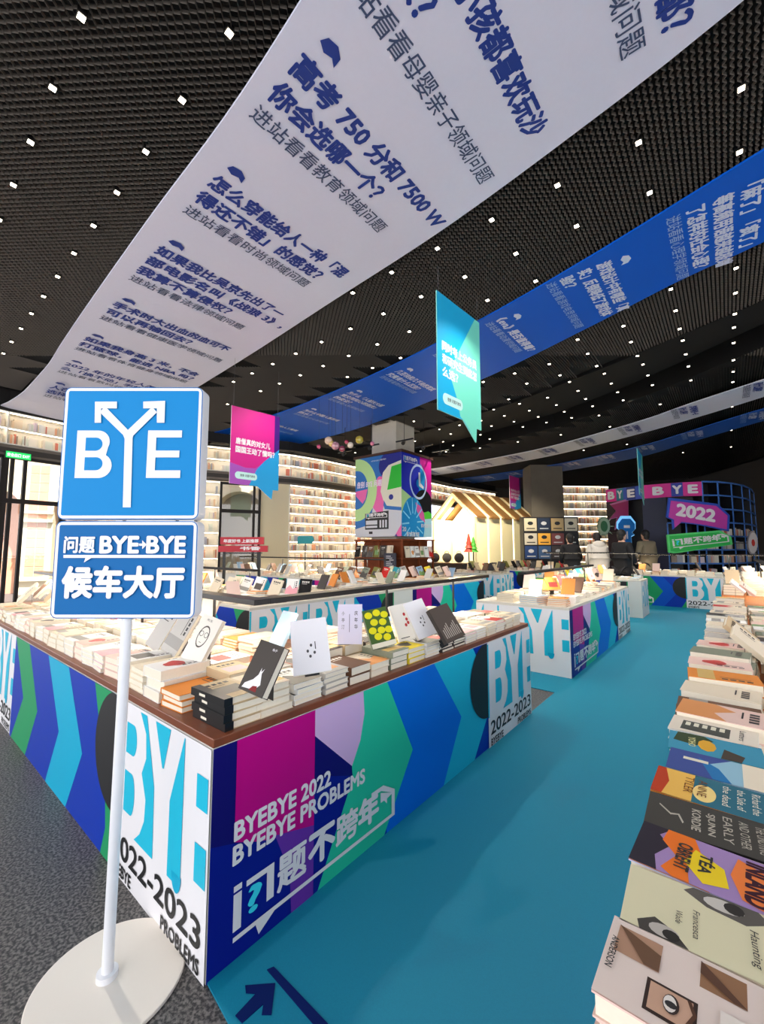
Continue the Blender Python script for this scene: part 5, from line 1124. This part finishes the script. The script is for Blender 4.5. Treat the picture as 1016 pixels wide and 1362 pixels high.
# picture-book table: bright individual books
def flat(px, py, z, w, h, t, n, rz, cov, acc, style, lab):
    for k in range(n):
        book(Matrix.Translation((px, py, z + k*(t + 0.0005))) @ Matrix.Rotation(rz + rb.uniform(-0.06, 0.06), 4, 'Z'), w, h, t, cov, acc, style, lab if k == n - 1 else lab + ', ' + ORD[k] + ' copy beneath', 'picture books on the gap table')
flat(-1.48, 4.89, TZ, 0.2, 0.24, 0.02, 4, R_(8), 'orange', 'gold band', 1, 'orange and yellow picture book at the corner stack')
flat(-1.75, 4.9, TZ, 0.22, 0.26, 0.022, 4, R_(-10), 'light blue', 'blue patch', 1, 'light blue picture book stack beside the orange one')
flat(-2.05, 4.9, TZ, 0.2, 0.26, 0.02, 5, 0, 'sand', 'grey band', 1, 'beige magazine stack at the left of the picture book table')
flat(-1.48, 5.2, TZ, 0.2, 0.24, 0.02, 4, R_(90), 'white', 'pink patch', 1, 'white picture book with pink patch on the aisle side')
for k, (px, py, cov, acc, tl, yw) in enumerate(((721, 784, 'yellow', 'bare', 55, -10), (751, 778, 'red', 'bare', 50, 5), (765, 782, 'pale pink', 'pink patch', 45, 20), (738, 784, 'orange', 'red patch', 45, 0), (762, 769, 'yellow', 'orange patch', 25, 24), (776, 770, 'teal', 'green patch', 25, 24), (790, 770, 'white', 'pink patch', 22, 24), (797, 771, 'pale pink', 'dark panel', 20, 24))):
    lean(px, py, 0.84, 0.16, 0.2, 0.02, R_(yw), R_(tl), cov, acc, k, '%s picture book%s, %s from the front on the gap table' % (cov, '' if acc == 'bare' else ' with ' + acc, NUM[k]), None, roll=R_(8 if k > 3 else 0))
# right table: propped books
for k, (px, py, cov, z) in enumerate(((1010, 858, 'sand', 0.83), (1026, 874, 'cream', 0.83), (978, 768, 'cream', 0.86), (992, 786, 'white', 0.84), (1006, 790, 'pale pink', 0.84))):
    lean(px, py, z, 0.13, 0.18, 0.025, R_(30), R_(42 if k != 2 else 5), cov, 'bare', k, '%s propped book on the right table, %s from the camera' % (cov, NUM[k]), None, roll=R_(22 if k != 2 else 0))

# farther tables: bulk stacks, too many and too small to tell apart
def bulk(rect, label, seed, n=4, step=0.165, along='x', rows=None, tilt=0.15, dark=False, pals=None, hmax=0.1, z=0.7305):
    rnd = random.Random(seed); x0, x1, y0, y1 = rect; m = MB(); hb_ = 0.22
    mats = pals or ([M(COVERS[c], 0.5) for c in ('cream','white','pale pink','sand','white','cream','pale grey','grey green','light blue','orange','brown','dark grey')] if not dark else [M(COVERS[c], 0.5) for c in ('black','brown','dark grey','sand','red','olive','cream')])
    if along == 'x': nx = int((x1 - x0) / step); ny = max(1, int((y1 - y0) / 0.25))
    else: nx = max(1, int((x1 - x0) / 0.25)); ny = int((y1 - y0) / step)
    for a in range(nx):
        for b in range(ny):
            cx = x0 + (a + 0.5) * (x1 - x0) / nx; cy = y0 + (b + 0.5) * (y1 - y0) / ny; mt = rnd.choice(mats); k = rnd.randint(2, n); t = rnd.uniform(0.6, 1.0) * hmax / n; zz = z
            w, h = (0.145, 0.21) if along == 'x' else (0.21, 0.145)
            for j in range(k):
                T = Matrix.Translation((cx + rnd.uniform(-.006,.006), cy + rnd.uniform(-.006,.006), zz)) @ Matrix.Rotation(rnd.uniform(-0.05, 0.05), 4, 'Z')
                m.box((-w/2, -h/2, 0), (w/2, h/2, 0.002), mt, T); m.box((-w/2 + .002, -h/2 + .002, 0.002), (w/2 - .002, h/2 - .002, t - 0.002), PAGE, T); m.box((-w/2, -h/2, t - 0.002), (w/2, h/2, t), mt, T); zz += t
            if rnd.random() < tilt:
                mt2 = rnd.choice(mats); T = Matrix.Translation((cx, cy, zz)) @ Matrix.Rotation(rnd.choice([0, math.pi/2]) + rnd.uniform(-0.3, 0.3), 4, 'Z') @ Matrix.Rotation(R_(62), 4, 'X')
                m.box((-0.075, 0, 0), (0.075, 0.21, 0.02), mt2, T)
    tag(m.build('book_stacks'), label, 'books', kind='stuff')
bulk((-2.36, -1.95, 1.9, 3.5), 'stacks of pale books beyond the rail on the near table', 1, along='y', tilt=0.1)
bulk((-6.2, -2.0, 1.36, 1.78), 'stacks of pale books behind the rail on the left arm', 2, along='x', tilt=0.12)
bulk((-4.93, -3.96, 2.65, 8.05), 'stacks of books covering the second table by the aisle', 3, along='y', tilt=0.12)
bulk((-9.4, -5.0, 2.63, 3.6), 'stacks of books covering the left arm of the second table', 4, tilt=0.15)
bulk((-10.5, -5.1, 6.0, 6.95), 'stacks of books on the table row by the shelf wall', 5, tilt=0.3)
bulk((-2.36, -1.36, 5.15, 8.05), 'stacks of pale books behind the picture books', 6, along='y', tilt=0.25)
bulk((-3.35, -1.4, 9.7, 10.45), 'books on the short table end beyond the gap table', 7, tilt=0.2)
bulk((-2.15, 1.95, 12.04, 12.95), 'row of low book stacks on the green chevron table', 8, n=5, tilt=0.1, hmax=0.13)
bulk((-5.65, -4.45, 10.0, 10.75), 'dark magazines on the small table right of the pillar', 9, tilt=0.5, dark=True)
bulk((-5.55, -2.45, 12.2, 13.0), 'dark gift items and books on the distant table', 10, tilt=0.7, dark=True)
bulk((-0.1, 0.9, 7.4, 11.3), 'stacks of pale books at the far end of the right table', 12, n=5, along='y', tilt=0.2, hmax=0.2)
bulk((0.4, 0.95, 2.6, 7.3), 'inner stacks of books on the right table past the frame edge', 13, along='y', tilt=0.2)
# bag display: a table of dark soft bags left of the poster rack
c = empty('display_table', (-8.2, 11.4, 0), label='low table carrying dark bags right behind the poster pillar', cat='table')
m = MB(); m.box((-1.6, -0.4, 0), (2.2, 0.5, 0.9), M((70,60,54), 0.6)); m.build('carcass', c)
m = MB(); m.box((-1.65, -0.45, 0.9), (2.25, 0.55, 0.93), M((90,60,40), 0.5)); m.build('table_top', c)
for k in range(9):
    col = [(50,44,48),(90,60,80),(60,58,62),(40,36,36),(80,76,74),(110,80,60),(60,50,50),(100,96,90),(50,46,44)][k]; x = -1.45 + 0.42*k
    b = empty('soft_bag', (-8.2 + x, 11.35, 0.931), label='small dark bag on the low table, %s from the pillar side' % NUM[k], cat='bag', group='bags on the low table')
    m = MB(); m.sphere((0, 0, 0.15), 0.15, M(col, 0.7), 12, 8, (1.1, 0.6, 1.0)); m.build('body', b)
    m = MB()
    for j in range(8):
        a0, a1 = math.pi*j/8, math.pi*(j+1)/8; m.tube((0.07*math.cos(a0), 0, 0.28 + 0.07*math.sin(a0)), (0.07*math.cos(a1), 0, 0.28 + 0.07*math.sin(a1)), 0.008, BLACKM, 6)
    m.build('handle', b)

# ------------------------------------------------------------------ visitors
def skin_mesh(name, pts, edges, radii, mat, parent, root=0, sub=2):
    me = bpy.data.meshes.new(name); me.from_pydata(pts, edges, []); o = bpy.data.objects.new(name, me); COL.objects.link(o)
    md = o.modifiers.new('skin', 'SKIN'); md.use_smooth_shade = True
    sk = me.skin_vertices[0].data if me.skin_vertices else None
    if sk is None:
        bm_ = bmesh.new(); bm_.from_mesh(me); bm_.verts.layers.skin.verify(); bm_.to_mesh(me); bm_.free(); sk = me.skin_vertices[0].data
    for i, r in enumerate(radii): sk[i].radius = r if isinstance(r, tuple) else (r, r); sk[i].use_root = (i == root)
    sb = o.modifiers.new('sub', 'SUBSURF'); sb.levels = sub; sb.render_levels = sub
    me.materials.append(mat); o.parent = parent; return o
def person(px, d, height, yaw, coat, hair, label, head_turn=0.0, fwd=0.0, trousers=(30,30,36), hood=False, bulky=1.0):
    p = wp(px, d); k = height / 1.72; root = empty('person', (p.x, p.y, 0), yaw, label=label, cat='person')
    SK = M((205,160,135), 0.5); CT = M(coat, 0.8, noise=0.08, nscale=40); TR = M(trousers, 0.8); HR = M(hair, 0.6)
    def S(P): return [(x*k, (y)*k, z*k) for x, y, z in P]
    # body faces local -Y
    f = fwd
    P = [(0,0,0.93),(0,0,1.08),(0,-0.01-f*.4,1.26),(0,-f*.8,1.40),(0,-f,1.47),(0,-f-.01,1.53),
         (0.16,-f*.8,1.39),(0.22,-0.02-f*.5,1.13),(0.17,-0.2-f*.4,0.98),(0.10,-0.28-f*.4,1.05),
         (-0.16,-f*.8,1.39),(-0.22,-0.02-f*.5,1.13),(-0.17,-0.2-f*.4,0.98),(-0.10,-0.28-f*.4,1.05),
         (0.09,0,0.86),(0.095,-0.01,0.48),(0.10,0.02,0.09),(0.10,-0.12,0.04),(-0.09,0,0.86),(-0.095,-0.01,0.48),(-0.10,0.02,0.09),(-0.10,-0.12,0.04)]
    E_ = [(0,1),(1,2),(2,3),(3,4),(4,5),(3,6),(6,7),(7,8),(8,9),(3,10),(10,11),(11,12),(12,13),(0,14),(14,15),(15,16),(16,17),(0,18),(18,19),(19,20),(20,21)]
    Rr = [(.14,.10),(.125,.09),(.145,.10),(.10,.08),.052,.05,.055,.042,.034,.03,.055,.042,.034,.03,.085,.06,.042,.035,.085,.06,.042,.035]
    skin_mesh('body', S(P), E_, [tuple(v*k for v in (r if isinstance(r, tuple) else (r, r))) for r in Rr], SK, root)
    # coat over torso and arms
    b = bulky; Pc = [P[0], P[1], P[2], P[3], (0,-f*.95,1.455), P[6], P[7], (0.175,-0.17-f*.4,1.0), P[10], P[11], (-0.175,-0.17-f*.4,1.0), (0,0.0,0.80)]
    skin_mesh('coat', S(Pc), [(0,1),(1,2),(2,3),(3,4),(3,5),(5,6),(6,7),(3,8),(8,9),(9,10),(0,11)],
              [tuple(v*k*b for v in r) for r in [(.195,.145),(.185,.14),(.19,.145),(.13,.11),(.075,.075),(.085,.085),(.072,.072),(.058,.058),(.085,.085),(.072,.072),(.058,.058),(.2,.15)]], CT, root)
    skin_mesh('trousers', S([(0,0,0.92),(0.09,0,0.84),(0.095,-0.01,0.48),(0.10,0.02,0.12),(-0.09,0,0.84),(-0.095,-0.01,0.48),(-0.10,0.02,0.12)]), [(0,1),(1,2),(2,3),(0,4),(4,5),(5,6)],
              [tuple(v*k for v in r) for r in [(.15,.12),(.10,.09),(.075,.075),(.06,.06),(.10,.09),(.075,.075),(.06,.06)]], TR, root)
    for s_ in (-1, 1):
        m = MB(); m.sphere((s_*0.10*k, -0.05*k, 0.045*k), 0.05*k, BLACKM, 12, 8, (1.0, 2.5, 0.88)); m.build('shoe', root)
        for j in range(4):
            h_ = MB(); x_ = s_*(0.10 - 0.018*j + 0.02)*k; h_.tube((x_, (-0.27 - f*.4)*k, 1.05*k), (x_ - s_*0.012, (-0.345 - f*.4)*k, 1.06*k), 0.009*k, SK, 7, 0.007*k); h_.build('finger', root)
        h_ = MB(); h_.tube((s_*0.09*k, (-0.26 - f*.4)*k, 1.06*k), (s_*0.05*k, (-0.30 - f*.4)*k, 1.09*k), 0.011*k, SK, 7, 0.008*k); h_.build('thumb', root)
    # head with face, turned on the neck
    hd = empty('head', (0, (-f - 0.02)*k, 1.60*k), head_turn); hd.parent = root
    m = MB(); m.sphere((0,0,0.01*k), 0.1*k, SK, 18, 14, (0.78, 0.93, 1.15)); m.sphere((0,-0.098*k,-0.005*k), 0.016*k, SK, 8, 6, (0.8,1.0,1.5)); m.sphere((0,-0.05*k,-0.07*k), 0.05*k, SK, 10, 8, (0.9,0.8,0.8))
    for s_ in (-1, 1): m.sphere((s_*0.078*k,0,-0.005*k), 0.02*k, SK, 8, 6, (0.4,0.8,1.3)); m.sphere((s_*0.03*k,-0.087*k,0.015*k), 0.009*k, BLACKM, 8, 6)
    m.sphere((0,-0.088*k,-0.052*k), 0.018*k, M((165,80,75), 0.5), 8, 5, (1.2,0.4,0.35)); m.build('face', hd)
    m = MB(); m.sphere((0,0.022*k,0.04*k), 0.108*k, HR, 18, 12, (0.82, 0.93, 0.98)); m.sphere((0,0.055*k,-0.03*k), 0.075*k, HR, 14, 9, (0.98, 0.7, 1.2)); m.build('hair', hd)
    if hood:
        m = MB(); m.sphere((0, 0.08*k - f*.9*k, 1.45*k), 0.13*k, CT, 16, 10, (1.15, 0.6, 0.75)); m.build('hood', root)
person(759, 10.5, 1.72, YAW + math.pi*0.95, (16,15,18), (14,12,12), 'person in dark coat bending forward, leftmost of the four visitors', 0.2, 0.12)
person(795, 10.1, 1.72, YAW + math.pi, (216,208,196), (20,16,16), 'person in cream padded jacket seen from behind', 0.1, 0.08, hood=True, bulky=1.18)
person(826, 9.75, 1.78, YAW + math.pi*0.62, (16,16,20), (14,12,12), 'person in black coat turned sideways beside the octagon figure', 0.0, 0.0)
person(860, 11.3, 1.84, YAW + math.pi*1.05, (120,112,92), (16,14,12), 'person in khaki grey jacket facing the pavilion doorway', 0.0, 0.05, bulky=1.08)
